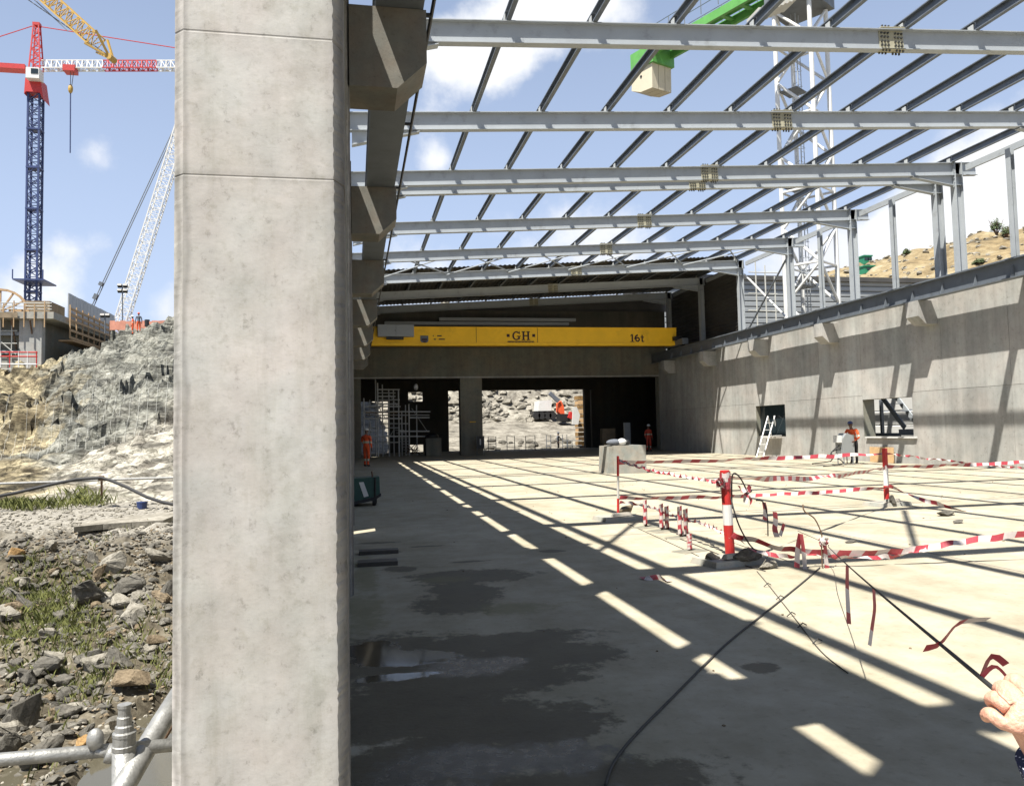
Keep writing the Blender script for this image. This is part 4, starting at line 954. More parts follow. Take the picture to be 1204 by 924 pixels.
def person(label, loc, rz, top='orange', leg='orange', hat='white', skin='skin_dk', h=1.74, arms=None, bend=0.0, cat='person', group=None, stride=.0, name='person', no_left_hand=False):
    """faces -Y at rz = 0"""
    t = thing(name, label, cat, loc, group, rz); s = h / 1.74
    ch = Vector((0, -.55 * bend, 1.30 - .12 * bend)); nb = Vector((0, -.78 * bend, 1.46 - .22 * bend)); hd = nb + Vector((0, -.03 - .12 * bend, .17 - .03 * bend))
    J = {'pel': (0, 0, .95, (.15, .115)), 'wai': (0, -.18 * bend, 1.10 - .02 * bend, (.135, .10)), 'che': (*ch, (.165, .115)), 'nb': (*nb, (.075, .07)), 'nk': (*(nb + (hd - nb) * .35), .055), 'hd': (*hd, (.078, .09)), 'ht': (*(hd + Vector((0, .0, .085))), (.07, .082))}
    E = [('pel', 'wai'), ('wai', 'che'), ('che', 'nb'), ('nb', 'nk'), ('nk', 'hd'), ('hd', 'ht')]; T = {}
    SK, TP, LG, BT = 0, 1, 2, 3
    for e in E: T[e] = TP
    T[('nk', 'hd')] = T[('hd', 'ht')] = SK; T[('nb', 'nk')] = SK
    arms = arms or {}
    for sgn, nm in ((1, 'l'), (-1, 'r')):
        sh = ch + Vector((.185 * sgn, -.02 * bend, .105)); el, wr = arms.get(nm, ((.25 * sgn, .03, 1.13), (.26 * sgn, -.05, .90)))
        el, wr = Vector(el), Vector(wr); dr = (wr - el).normalized(); hn = wr + dr * .08
        J['sh' + nm] = (*sh, .072); J['el' + nm] = (*el, .052); J['wr' + nm] = (*wr, (.038, .034))
        E += [('che', 'sh' + nm), ('sh' + nm, 'el' + nm), ('el' + nm, 'wr' + nm)]
        for e in E[-3:]: T[e] = TP
        if not (no_left_hand and nm == 'l'):
            J['hn' + nm] = (*hn, (.036, .022)); E.append(('wr' + nm, 'hn' + nm)); T[('wr' + nm, 'hn' + nm)] = SK
            side = dr.cross(Vector((sgn, 0, 0.01))).normalized()
            for i in range(4):
                o_ = (i - 1.5) * .019; ln = (.065, .078, .074, .058)[i]
                a = hn + side * o_ + dr * .035; f1 = a + dr * ln * .55; f2 = f1 + (dr * .6 + Vector((-sgn * .5, -.1, 0))).normalized() * ln * .5
                J['f%d%s' % (i, nm)] = (*f1, .0095); J['g%d%s' % (i, nm)] = (*f2, .008)
                E += [('hn' + nm, 'f%d%s' % (i, nm)), ('f%d%s' % (i, nm), 'g%d%s' % (i, nm))]
                T[E[-1]] = T[E[-2]] = SK
            th = wr + dr * .03 + side * -.045; J['th' + nm] = (*th, .011); J['tt' + nm] = (*(th + dr * .04 - side * .012), .009)
            E += [('wr' + nm, 'th' + nm), ('th' + nm, 'tt' + nm)]; T[E[-1]] = T[E[-2]] = SK
        st = stride * sgn
        J['hp' + nm] = (.092 * sgn, 0, .88, (.092, .10)); J['kn' + nm] = (.105 * sgn, -.03 - st * .5, .49, .068); J['an' + nm] = (.11 * sgn, .025 - st, .10, .05); J['to' + nm] = (.125 * sgn, -.15 - st, .045, (.045, .04)); J['he' + nm] = (.11 * sgn, .06 - st, .045, (.042, .04))
        e2 = [('pel', 'hp' + nm), ('hp' + nm, 'kn' + nm), ('kn' + nm, 'an' + nm), ('an' + nm, 'to' + nm), ('an' + nm, 'he' + nm)]; E += e2
        for e in e2[:3]: T[e] = LG
        for e in e2[3:]: T[e] = BT
    J = {k: (v[0] * s, v[1] * s, v[2] * s, tuple(c * s for c in v[3]) if isinstance(v[3], tuple) else v[3] * s) for k, v in J.items()}
    skin_body('body', J, E, t, (0, 0, 0), [skin, top, leg, 'black', 'reflective'], T)
    if top.startswith('orange'):
        for p in [c for c in t.children if c.name.startswith('body')][0].data.polygons:
            if p.material_index in (1, 2) and (abs(p.center.z / s - .33) < .035 or abs(p.center.z / s - 1.12) < .035): p.material_index = 4
    hd = Vector(J['hd'][:3]); fw = Vector((0, -1, -.25 * bend)).normalized()
    f = MB(); f.ell(hd + fw * .088 * s + Vector((0, 0, .0)), (.014 * s, .02 * s, .02 * s), 8, 6)
    for sg in (1, -1): f.ell(hd + Vector((.078 * s * sg, 0, .01 * s)), (.012 * s, .022 * s, .03 * s), 8, 6)
    o = f.build('nose_and_ears', skin, smooth=True); o.parent = t
    f = MB()
    for sg in (1, -1): f.ell(hd + fw * .078 * s + Vector((.032 * s * sg, 0, .028 * s)), (.012 * s, .01 * s, .007 * s), 8, 6)
    f.ell(hd + fw * .082 * s + Vector((0, 0, -.042 * s)), (.022 * s, .008 * s, .005 * s), 8, 6)
    o = f.build('eyes_and_mouth', 'black', smooth=True); o.parent = t
    if hat:
        f = MB(); c = hd + Vector((0, .0, .055 * s)); n = 18; k = 6
        for i in range(k + 1):
            a = math.pi / 2 * i / k
            for j in range(n):
                u = 2 * math.pi * j / n; f.v.append(c + Vector((math.cos(u) * .105 * s * math.cos(a), math.sin(u) * .125 * s * math.cos(a), .105 * s * math.sin(a))))
        for i in range(k):
            for j in range(n): q = i * n + j; w = i * n + (j + 1) % n; f.q(q, w, w + n, q + n)
        f.prof([(math.cos(2 * math.pi * j / n) * .118 * s, math.sin(2 * math.pi * j / n) * (.175 if math.sin(2 * math.pi * j / n) < 0 else .135) * s) for j in range(n)], c + Vector((0, 0, -.008 * s)), c + Vector((0, 0, .004 * s)), (1, 0, 0), (0, 1, 0))
        o = f.build('hard_hat', hat, smooth=True); o.parent = t
    return t
def hair_less(): pass
p = G(431, 549); person('worker in orange coveralls and pale helmet standing with his back turned on the left', (p.x, p.y, 0), rad(150), 'orange', 'orange', 'dirty_white', h=1.82, arms={'l': ((.24, -.02, 1.15), (.17, -.22, 1.0)), 'r': ((-.25, .03, 1.13), (-.24, -.04, .9))}, stride=.06)
p = G(763, 531); person('worker in red coveralls and white helmet standing in the dark doorway', (p.x, p.y, 0), rad(15), 'orange_dk', 'orange_dk', 'white', h=1.78, stride=.04)
p = G(1005, 545); WP = Vector((p.x, p.y, 0))
person('worker with blue helmet and orange top bent over a grey pump by the right wall', (p.x, p.y, 0), rad(-55), 'orange', 'black', 'blue', h=1.72, bend=.28, arms={'l': ((.30, -.20, 1.06), (.22, -.42, .95)), 'r': ((-.30, -.18, 1.05), (-.22, -.40, .95))}, stride=.05)
p = G(656, 517.5, -.1); person('dark silhouetted worker standing outside beyond the far opening', (p.x, 70.0, back_slope(p.x * 70 / p.y, 70) - .02), rad(60), 'greycloth', 'black', 'greycloth', h=1.72, arms={'l': ((.24, -.2, 1.12), (.12, -.4, 1.15)), 'r': ((-.26, .03, 1.13), (-.25, -.05, .9))})
bpy.context.view_layer.update()
q = [o for o in C.objects if o.get('label', '').startswith('dark silhouetted')][0]; q.location.x = atY(656, 510, 70).x
def on_rock(px, py):
    y = 26.0
    while y < 110:
        r = atY(px, py, y)
        if r.z <= rockface(r.x, r.y): return r
        y += .25
    return r
for px, py, col, hat, lb in [(156, 391, 'orange', 'white', 'tiny worker in orange on the crest of the rock slope'), (163, 390, 'greycloth', 'orange', 'tiny worker in grey beside the one in orange on the rock crest')]:
    p = on_rock(px, py + 4); person(lb, (p.x, p.y, rockface(p.x, p.y) - .05), rad(40 * (px - 158)), col, 'orange', hat, h=1.75)

# hand of a bystander holding the streamer rope
HP = atY(1203, 850, .86)                                # centre of the palm
man = thing('person', 'bystander in a navy dotted sleeve whose hand reaches in at the lower right', 'person', (1.22, .30, 0), None, rad(180))
R180 = Matrix.Rotation(math.pi, 3, 'Z')
def loc_(v): return R180.inverted() @ (Vector(v) - Vector((1.22, .30, 0)))
def man_body():
    wr = loc_(HP + Vector((.045, -.01, -.075))); el = loc_((1.16, .52, 1.03))
    J = {'pel': (0, 0, .95, (.17, .13)), 'wai': (0, 0, 1.1, (.16, .12)), 'che': (0, 0, 1.30, (.185, .125)), 'nb': (0, 0, 1.47, .075), 'nk': (0, -.01, 1.53, .056), 'hd': (0, -.03, 1.64, (.078, .095)), 'ht': (0, -.02, 1.73, (.072, .085)),
         'shl': (.2, 0, 1.42, .075), 'ell': (*el, .052), 'wrl': (*wr, .036), 'shr': (-.2, 0, 1.42, .075), 'elr': (-.26, .03, 1.13, .052), 'wrr': (-.27, -.06, .9, .036), 'hnr': (-.27, -.08, .82, (.036, .022))}
    E = [('pel', 'wai'), ('wai', 'che'), ('che', 'nb'), ('nb', 'nk'), ('nk', 'hd'), ('hd', 'ht'), ('che', 'shl'), ('shl', 'ell'), ('ell', 'wrl'), ('che', 'shr'), ('shr', 'elr'), ('elr', 'wrr'), ('wrr', 'hnr')]
    for i in range(4): J['f%d' % i] = (-.27, -.05 - .02 * i, .73, .009); E.append(('hnr', 'f%d' % i))
    J['th'] = (-.25, -.13, .8, .011); E.append(('hnr', 'th'))
    for sg, nm in ((1, 'l'), (-1, 'r')):
        J['hp' + nm] = (.095 * sg, 0, .88, .1); J['kn' + nm] = (.11 * sg, -.02, .49, .07); J['an' + nm] = (.11 * sg, .02, .1, .05); J['to' + nm] = (.12 * sg, -.15, .045, .045)
        E += [('pel', 'hp' + nm), ('hp' + nm, 'kn' + nm), ('kn' + nm, 'an' + nm), ('an' + nm, 'to' + nm)]
    T = {e: 1 for e in E}
    for e in E:
        if e[0] in ('nk', 'hd', 'hnr', 'wrr'): T[e] = 0
        if e[0][:2] in ('hp', 'kn') or e[1][:2] == 'hp': T[e] = 2
        if e[0][:2] == 'an': T[e] = 2
    skin_body('body', J, E, man, (0, 0, 0), ['skin', 'navy', 'greycloth'], T)
man_body()
b = MB(); b.ell((0, .012, 1.685), (.088, .104, .085), 18, 12); b.ell((0, .06, 1.62), (.075, .05, .075), 14, 10); o = b.build('hair', 'black', smooth=True); o.parent = man
b = MB()
for sg in (1, -1): b.ell((.082 * sg, -.02, 1.635), (.012, .022, .032), 8, 6)
b.ell((0, -.125, 1.63), (.015, .02, .022), 8, 6); o = b.build('ears_and_nose', 'skin', smooth=True); o.parent = man
def hand():
    """left hand, back towards the camera, fingers curled over the rope"""
    S = .76
    U = Vector((-.38, .10, .92)).normalized()           # wrist to knuckles
    X = Vector((.90, -.15, .40)).normalized(); X = (X - U * X.dot(U)).normalized()   # little finger -> thumb side
    Nn = X.cross(U).normalized()                         # points out of the back of the hand
    if Nn.y > 0: Nn = -Nn
    P = lambda x, u, n: HP + X * x * S + U * u * S + Nn * n * S
    J = {'w0': (*P(.012, -.105, -.004), (.026, .021)), 'w1': (*P(.008, -.072, -.002), (.029, .022)), 'm': (*P(.004, -.03, 0), (.037, .018)), 'k': (*P(.0, .006, .001), (.038, .016))}
    E = [('w0', 'w1'), ('w1', 'm'), ('m', 'k')]
    for i in range(4):                                   # 0 little .. 3 index
        x = -.033 + .0215 * i; kn = (.016, .030, .037, .040)[i]; L_ = (.024, .029, .031, .030)[i]; r = (.0095, .0108, .0116, .0116)[i]
        a, b_, c_, d_ = P(x, kn, .007), P(x - .003, kn + L_ * .62, -L_ * .55), P(x - .003, kn + L_ * .25, -L_ * 1.35), P(x - .001, kn - L_ * .35, -L_ * 1.3)
        for nm, v, q in (('a', a, r * 1.08), ('b', b_, r), ('c', c_, r * .92), ('d', d_, r * .82)): J[nm + str(i)] = (*v, q)
        E += [('k', 'a%d' % i), ('a%d' % i, 'b%d' % i), ('b%d' % i, 'c%d' % i), ('c%d' % i, 'd%d' % i)]
    J['t0'] = (*P(.036, -.035, -.008), .015); J['t1'] = (*P(.050, .0, -.022), .0125); J['t2'] = (*P(.040, .026, -.036), .0105)
    E += [('m', 't0'), ('t0', 't1'), ('t1', 't2')]
    o = skin_body('hand', J, E, None, (0, 0, 0), ['skin'], {}, sub=2); o.parent = man; o.matrix_parent_inverse = Matrix.Translation((1.22, .30, 0)).inverted() if False else (Matrix.Translation((1.22, .30, 0)) @ Matrix.Rotation(math.pi, 4, 'Z')).inverted()
    nb = MB()
    for i in range(4):
        c = Vector(J['d%d' % i][:3]); nb.ell(c - U * .004 - Nn * .009, (.005, .004, .006), 8, 6)
    # knuckle creases: small raised pads
    sl = MB(); w0, w1 = P(.014, -.120, -.006), P(.010, -.056, -.002); e = Vector((1.16, .52, 1.03))
    pts = [w0.lerp(e, .8), w0.lerp(e, .3), w0, w0.lerp(w1, .6), w1]; sl.tube(pts, [.056, .047, .040, .036, .033], 24)
    so_ = sl.build('sleeve', M['sleeve'], smooth=True); so_.parent = man; so_.matrix_parent_inverse = (Matrix.Translation((1.22, .30, 0)) @ Matrix.Rotation(math.pi, 4, 'Z')).inverted()
    return P
def sleeve_mat():
    m, nt, b = newmat('navy_dotted_cloth'); N = nt.nodes.new; L = nt.links.new
    tc = N('ShaderNodeTexCoord'); v = N('ShaderNodeTexVoronoi'); v.inputs['Scale'].default_value = 190; v.inputs['Randomness'].default_value = .25; L(tc.outputs['Object'], v.inputs['Vector'])
    r = N('ShaderNodeValToRGB'); L(v.outputs['Distance'], r.inputs[0]); r.color_ramp.elements[0].position = .2; r.color_ramp.elements[0].color = (.5, .52, .58, 1); r.color_ramp.elements[1].position = .28; r.color_ramp.elements[1].color = (.010, .015, .045, 1)
    L(r.outputs[0], b.inputs['Base Color']); b.inputs['Roughness'].default_value = .9; return m
M['sleeve'] = sleeve_mat()
HPt = hand()

# ================================================================== FLOOR THINGS
def catmull(pts, n):
    pts = [Vector(p) for p in pts]; out = []; m = len(pts)
    for i in range(m - 1):
        p0, p1, p2, p3 = pts[max(i - 1, 0)], pts[i], pts[i + 1], pts[min(i + 2, m - 1)]
        for k in range(n):
            t = k / n; out.append(.5 * ((2 * p1) + (p2 - p0) * t + (2 * p0 - 5 * p1 + 4 * p2 - p3) * t * t + (3 * p1 - p0 - 3 * p2 + p3) * t ** 3))
    out.append(pts[-1]); return out
def ribbon(mb, pts, width, stripe=.13, twist=lambda s: 0.0, slant=.04, step=.03):
    """flat tape along pts with slanting red / white bands (slot 0 red, 1 white)"""
    P = catmull(pts, 24); L = [0.0]
    for i in range(1, len(P)): L.append(L[-1] + (P[i] - P[i - 1]).length)
    tot = L[-1]
    def at(s):
        s = max(0, min(tot, s)); i = 1
        while i < len(L) - 1 and L[i] < s: i += 1
        t = (s - L[i - 1]) / max(1e-9, L[i] - L[i - 1]); return P[i - 1].lerp(P[i], t), (P[i] - P[i - 1]).normalized()
    n = max(2, int(tot / step)); k = max(1, round(stripe / step)); base = len(mb.v); dd = P[-1] - P[0]; steep = abs(dd.z) > .7 * max(1e-6, tot)
    for i in range(n + 1):
        s = tot * i / n
        for sg in (1, -1):
            p, d = at(s + sg * slant / 2); r = d.cross(Vector((0, 0, 1)) if not steep else Vector((0, 1, 0)))
            r = r.normalized() if r.length > .05 else Vector((1, 0, 0)); u = r.cross(d).normalized(); a = twist(s)
            mb.v.append(p + (u * math.cos(a) + r * math.sin(a)) * (width / 2 * sg))
    for i in range(n):
        mb.cur = (i // k) % 2; a = base + 2 * i; mb.q(a, a + 1, a + 3, a + 2)
    mb.cur = 0
TM = ['tape_red', 'tape_white']
def sag(a, b, d, n=4): a, b = Vector(a), Vector(b); return [a.lerp(b, i / n) + Vector((0, 0, -d * 4 * (i / n) * (1 - i / n))) for i in range(n + 1)]
def tape(label, pts, width=.07, **kw):
    b = MB(); P_ = catmull(pts, 6); ribbon(b, [P_[0]] + [p + Vector((0, rr.gauss(0, .006), rr.gauss(0, .009))) for p in P_[1:-1]] + [P_[-1]], width * .84, **kw); return tag(b.build('barrier_tape', TM, org=pts[0]), label, 'barrier tape', 'red and white barrier tapes')
def base_slab(b, c, w, d, h, rot=.2):
    r = Matrix.Rotation(rot, 3, 'Z'); b.prof([(-w / 2, -d / 2), (w / 2, -d / 2), (w / 2, d / 2), (-w / 2, d / 2)], c, c + Vector((0, 0, h)), r @ Vector((1, 0, 0)), r @ Vector((0, 1, 0)), poly2=[(-w / 2 + .02, -d / 2 + .02), (w / 2 - .02, -d / 2 + .02), (w / 2 - .02, d / 2 - .02), (-w / 2 + .02, d / 2 - .02)])
def barrier_post(label, foot, top, r, bands):
    t = thing('barrier_post', label, 'post', foot, 'red and white barrier posts on concrete feet'); foot, top = Vector(foot), Vector(top)
    b = MB(); base_slab(b, Vector((foot.x, foot.y, 0)), .78, .5, .07); b.build('concrete_foot', 'block_conc', t)
    b = MB(); base_slab(b, Vector((foot.x + .02, foot.y - .13, .0852)), .40, .09, .05, .3); b.build('foot_rib', 'block_conc', t)
    z0 = 0.08
    for (f0, f1, m) in bands:
        b = MB(); b.tube([foot.lerp(top, f0), foot.lerp(top, f0 + (f1 - f0) * .5), foot.lerp(top, f1)], r, 14); b.build('post_band', m, t, smooth=False)
    return t
fa = G(859, 662); ta = atY(852, 553, fa.y - .03); fa.z = .09
barrier_post('thick red and white barrier post leaning slightly in the foreground', fa, ta, .056, [(0, .36, 'red'), (.361, .60, 'white'), (.601, 1, 'red')])
fb = G(1043, 594); tb = atY(1040, 527, fb.y); fb.z = .07
barrier_post('red and white barrier post on a low foot towards the right wall', fb, tb, .05, [(0, .30, 'red'), (.301, .64, 'white'), (.641, 1, 'red')])
fc = G(727, 611); tc_ = atY(726.5, 536, fc.y); fc.z = .08
barrier_post('very thin red and white barrier stake left of the other posts', fc, tc_, .022, [(0, .28, 'red'), (.281, .66, 'dirty_white'), (.661, 1, 'red')])
def hull_at(label, c, s, mt, k, name='rock', cat='rock', rz=.4, group=None):
    o = bpy.data.objects.new(name, hulls[mt][k]); C.objects.link(o); o.scale = s; o.location = Vector(c) + Vector((0, 0, s[2] * .62)); o.rotation_euler = (.1, -.1, rz); return tag(o, label, cat, group)
hull_at('angular grey stone weighing down the foot of the thick barrier post', G(878, 664), (.24, .17, .17), 'rock', 0)
hull_at('second smaller grey stone beside the thick barrier post', G(838, 664), (.14, .10, .13), 'rock', 2)
hull_at('flat rubble piece right of the thick barrier post', G(902, 668), (.20, .12, .07), 'rock_pale', 3)
hull_at('brown grey stone on the foot of the thin barrier stake', G(740, 606), (.34, .24, .19), 'rock_tan', 1)
hull_at('dark stone on the foot of the farther barrier post', G(1052, 595), (.22, .15, .22), 'rock', 4)
for px, py, s, lb in [(1112, 606, .28, 'low heap of dark rubble on the slab right of the far post'), (1126, 615, .15, 'small pale rubble piece near the dark heap on the slab'), (1000, 638, .12, 'dark clod of concrete lying on the slab by the knot')]:
    hull_at(lb, G(px, py), (s, s * .6, s * .3), 'rock', int(px) % 5)
# cables on the slab
def cable(name, label, pxs, r=.012, z=.014, mat='cable', cat='cable'):
    pts = catmull([Vector((*G(a, b_)[:2], z)) for a, b_ in pxs], 10); b = MB(); b.tube(pts, r, 8); return tag(b.build(name, mat, org=pts[0], smooth=True), label, cat)
KN = Vector((*G(967, 668)[:2], .27))                     # knot on the stub
cable('cable', 'dark cable curving over the slab from the bottom edge to the knot', [(712, 925), (722, 898), (745, 868), (790, 822), (850, 762), (890, 729), (920, 705), (948, 682), (964, 668)], .0075, .009)
cable('wire', 'thin barbed wire lying on the sunlit slab', [(890, 672), (905, 690), (935, 728), (965, 766), (997, 792)], .004, .006)
cable('wire', 'thin dark line from the thin stake across the slab to the thick post', [(738, 616), (780, 635), (830, 658), (845, 664)], .004, .006)
cable('wire', 'thin line from the tape wrapped stubs to the thick post', [(800, 634), (840, 650), (872, 664), (900, 672)], .005, .008)
for px, py in [(903, 690), (918, 705), (931, 725), (944, 738), (962, 757)]:
    c = Vector((*G(px, py)[:2], .01)); b = MB(); b.tube([c + Vector((-.05, -.01, .0)), c + Vector((.0, 0, .03)), c + Vector((.05, .03, .004))], .005, 5)
    tag(b.build('wire_barb', 'rubber', org=c), 'short twisted barb on the thin wire on the slab', 'barb', 'barbs along the wire on the slab')
# tape-wrapped starter bars
for i, (px, py, hh, dbl) in enumerate([(759, 620, .42, 0), (778, 624, .40, 1), (800, 632, .44, 1), (811, 648, .20, 0)]):
    c = G(px, py); lb = ['leftmost tape wrapped starter bar, next to the thin stake', 'second tape wrapped starter bar from the thin stake', 'third tape wrapped starter bar with a split top', 'lowest stub of starter bar wrapped in red tape'][i]
    t = thing('starter_bar', lb, 'starter bar', c, 'starter bars wrapped in tape')
    b = MB(); base_slab(b, Vector((c.x, c.y, .002)), .42, .26, .012, .4); b.build('dark_patch', 'dark_conc', t)
    for k in range(1 + dbl):
        x = c.x + .09 * k; b = MB(); b.tube([(x, c.y, .012), (x + .02, c.y, hh * (1 - .1 * k))], .012, 6); b.build('bar', 'rust', t)
        b = MB(); n = 84; turns = 6; w = .07
        pts = [Vector((x + .034 * math.cos(turns * 6.28 * j / n), c.y + .034 * math.sin(turns * 6.28 * j / n), .05 + (hh * (1 - .1 * k) - .05) * j / n)) for j in range(n + 1)]
        for j in range(n):
            k0 = len(b.v); a0, a1 = pts[j], pts[j + 1]
            b.v += [a0 - Vector((0, 0, w / 2)), a1 - Vector((0, 0, w / 2)), a1 + Vector((0, 0, w / 2)), a0 + Vector((0, 0, w / 2))]; b.cur = (j // 5) % 2; b.q(k0, k0 + 1, k0 + 2, k0 + 3)
        b.build('tape_wrap', TM, t)
# tapes
A = lambda f: Vector(fa).lerp(Vector(ta), f); Bp = lambda f: Vector(fb).lerp(Vector(tb), f); Cp = lambda f: Vector(fc).lerp(Vector(tc_), f)
off = Vector((0, -.06, 0))
ER = lambda px, py, y: atY(px, py, y)
tw = lambda k: (lambda s: k * s)
tape('twisted tape from the thin stake top to the thick post top', sag(Cp(.94) + off, A(.86) + off, .05), .075, twist=tw(14), stripe=.12)
tape('tape from the thin stake across to the middle of the far post', sag(Cp(.30) + off, Bp(.27) + off, .05), .085, twist=lambda s: .7 * math.sin(s * 1.3) + .5 * math.sin(3.7 * s), stripe=.15)
tape('upper tape from the thin stake top to the far post top behind the block', sag(Cp(.88) + Vector((0, .04, 0)), Bp(.90) + Vector((0, .06, 0)), .02), .09, twist=lambda s: .9 * math.sin(s * .9) + .4 * math.sin(s * 3.1), stripe=.17)
tape('tape from the thick post top past the far post to the right edge', sag(A(.92) + off, Bp(.66) + off, .10) , .08, twist=lambda s: .8 * math.sin(s * 1.1 + 1) + .5 * math.sin(s * 2.9), stripe=.15)
tape('tape from the far post to the right edge of the picture', sag(Bp(.66) + off, ER(1300, 535, 14.2), .05), .09, twist=lambda s: .8 * math.sin(s * 1.6) + .4 * math.sin(5 * s), stripe=.16)
tape('narrow twisted tape from the far post top to the right', sag(Bp(.90) + off, ER(1300, 556, 15.0), .05), .055, twist=tw(11), stripe=.11)
tape('loose pale tape sagging from the far post down to the slab at right', [Bp(.30) + off, ER(1100, 592, 12.9), ER(1150, 603, 12.4), ER(1205, 611, 12.0), ER(1280, 622, 11.6)], .09, twist=tw(3.0), stripe=.11)
tape('low tape from the thick post foot sweeping out to the right edge', [A(.26) + off, ER(920, 645, 8.35), ER(985, 650, 8.2), ER(1060, 648, 8.1), ER(1130, 637, 8.0), ER(1210, 626, 7.9), ER(1290, 614, 7.8)], .085, twist=lambda s: .5 * math.sin(s * 1.7) + .35 * math.sin(4.3 * s), stripe=.16)
tape('second low tape hanging beside the long low tape in the foreground', [A(.22) + Vector((.02, -.07, 0)), ER(905, 652, 8.3), ER(960, 652, 8.25), ER(1010, 656, 8.15), ER(1055, 652, 8.12), ER(1090, 645, 8.05)], .06, twist=tw(5), stripe=.13)
tape('twisted tape from the thin stake foot past the starter bars to the thick post', [Cp(.22) + off, Vector((*G(759, 613)[:2], .28)), Vector((*G(800, 628)[:2], .24)), Vector((*G(830, 640)[:2], .28)), A(.22) + off], .07, twist=tw(13), stripe=.12)
# tape knotted round the thick post
b = MB(); n = 60; d = (Vector(ta) - Vector(fa)).normalized()
for j in range(n + 1):
    s = j / n; c = A(.78 + .18 * s); a = s * 26; b.v += [c + Vector((.064 * math.cos(a), .064 * math.sin(a), -.03)), c + Vector((.064 * math.cos(a), .064 * math.sin(a), .03 + .01 * math.sin(9 * a)))]
for j in range(n): b.cur = (j // 4) % 2; b.q(2 * j, 2 * j + 2, 2 * j + 3, 2 * j + 1)
tag(b.build('tape_wrap', TM, org=A(.8)), 'tape wound round the top of the thick barrier post', 'tape')
b = MB(); c0 = A(.86) + Vector((-.09, -.06, 0))
for k in range(5): ribbon(b, [c0 + Vector((rr.uniform(-.05, .05), rr.uniform(-.03, .03), rr.uniform(-.06, .06))) for _ in range(4)], .06, stripe=.06, twist=tw(9))
tag(b.build('tape_knot', TM, org=c0), 'crumpled tape knot left of the thick post top', 'tape')
# looped wires and streamers right of the thick post
def wire3(label, pts, r=.008, name='wire', mat='rubber', cat='wire', group=None):
    P = catmull(pts, 10); b = MB(); b.tube(P, r, 6); return tag(b.build(name, mat, org=P[0], smooth=True), label, cat, group)
D = 8.6
wire3('looped wire rising from the thick post and bending over to the right', [A(.55) + Vector((.05, -.02, 0)), ER(861, 560, D), ER(868, 559, D), ER(876, 572, D), ER(878, 580, D), ER(884, 577, D)], .009)
wire3('wire drooping from the thick post down towards its stones', [A(.72) + Vector((.05, 0, 0)), ER(863, 600, D), ER(870, 620, D), ER(880, 638, D), ER(886, 645, D)], .009)
wire3('bent wire arch carrying short tape ends', [ER(889, 588, D), ER(897, 590, D), ER(902, 605, D), ER(903, 630, D)], .008)
def streamer(label, pts, w=.055, tws=3.0, st=.13, ph=1.4):
    b = MB(); ribbon(b, pts, w, stripe=st, twist=lambda s: ph + tws * s, slant=min(.03, w * .5), step=min(.02, w)); return tag(b.build('tape_streamer', TM, org=pts[0]), label, 'streamer', 'loose ends of tape')
streamer('crumpled tape bunch hanging right of the thick post', [ER(868, 570, D), ER(872, 578, D), ER(878, 575, D), ER(876, 592, D)], .06, 9, .08)
streamer('second crumpled tape end hanging beside the bunch', [ER(882, 570, D), ER(879, 582, D), ER(883, 588, D), ER(880, 598, D)], .05, 8, .07)
streamer('long tape end hanging straight down from the bent wire', [ER(911, 601, D), ER(912, 612, D), ER(911, 622, D), ER(914, 632, D)], .06, 2, .09)
streamer('short pink tape end next to the long hanging one', [ER(922, 615, D), ER(920, 622, D), ER(917, 630, D)], .04, 4, .07)
streamer('tape end hanging from the arch wire near the thick post', [ER(898, 590, D), ER(900, 600, D), ER(899, 612, D)], .05, 3, .08)
streamer('doubled tape end hanging in front of the low tape', [ER(941, 627, 8.2), ER(938, 645, 8.2), ER(937, 668, 8.2)], .06, 1.0, .16)
streamer('tail of the doubled tape end pointing down over the cable', [ER(942, 627, 8.18), ER(945, 650, 8.18), ER(947, 677, 8.18)], .045, 1.5, .2)
# stub with knot, rope to the hand
t = thing('rope_stake', 'bent rebar stake with a knotted tape ball where the streamer rope starts', 'stake', (KN.x, KN.y, 0))
b = MB(); b.tube(catmull([(KN.x, KN.y, .0), KN, ER(966, 628, KN.y), ER(958, 610, KN.y), ER(946, 601, KN.y), ER(944, 593, KN.y)], 8), .008, 6); b.build('rebar', 'rust', t)
b = MB(); c = ER(968, 636, KN.y - .02)
for k in range(9): ribbon(b, [c + Vector((rr.uniform(-.05, .05), rr.uniform(-.05, .05), rr.uniform(-.05, .05))) for _ in range(4)], .05, stripe=.08, twist=tw(8))
b.build('tape_ball', TM, t)
b = MB(); b.ell(c, (.04, .04, .045), 10, 8); b.build('knot', 'dirty_white', t)
hand_pt = HPt(.006, .030, -.034)
R0, R1 = ER(938, 624, KN.y + .5), Vector(hand_pt)
RP = [R0, c + Vector((0, -.05, -.02))] + [Vector(c).lerp(R1, f) + Vector((0, 0, -.018 * 4 * f * (1 - f))) for f in (.2, .4, .6, .8)] + [R1]
wire3('thin dark rope with tape streamers pulled tight from the knot to the hand', RP, .0035, 'rope', 'rubber', 'rope')
RC = catmull(RP, 30)
def rope_at(px):
    best = None
    for q in RC:
        cc = ROT.transposed() @ (q - Vector((0, 0, EYE))); x = CX + F * cc.x / cc.z
        if best is None or abs(x - px) < best[0]: best = (abs(x - px), q)
    return best[1]
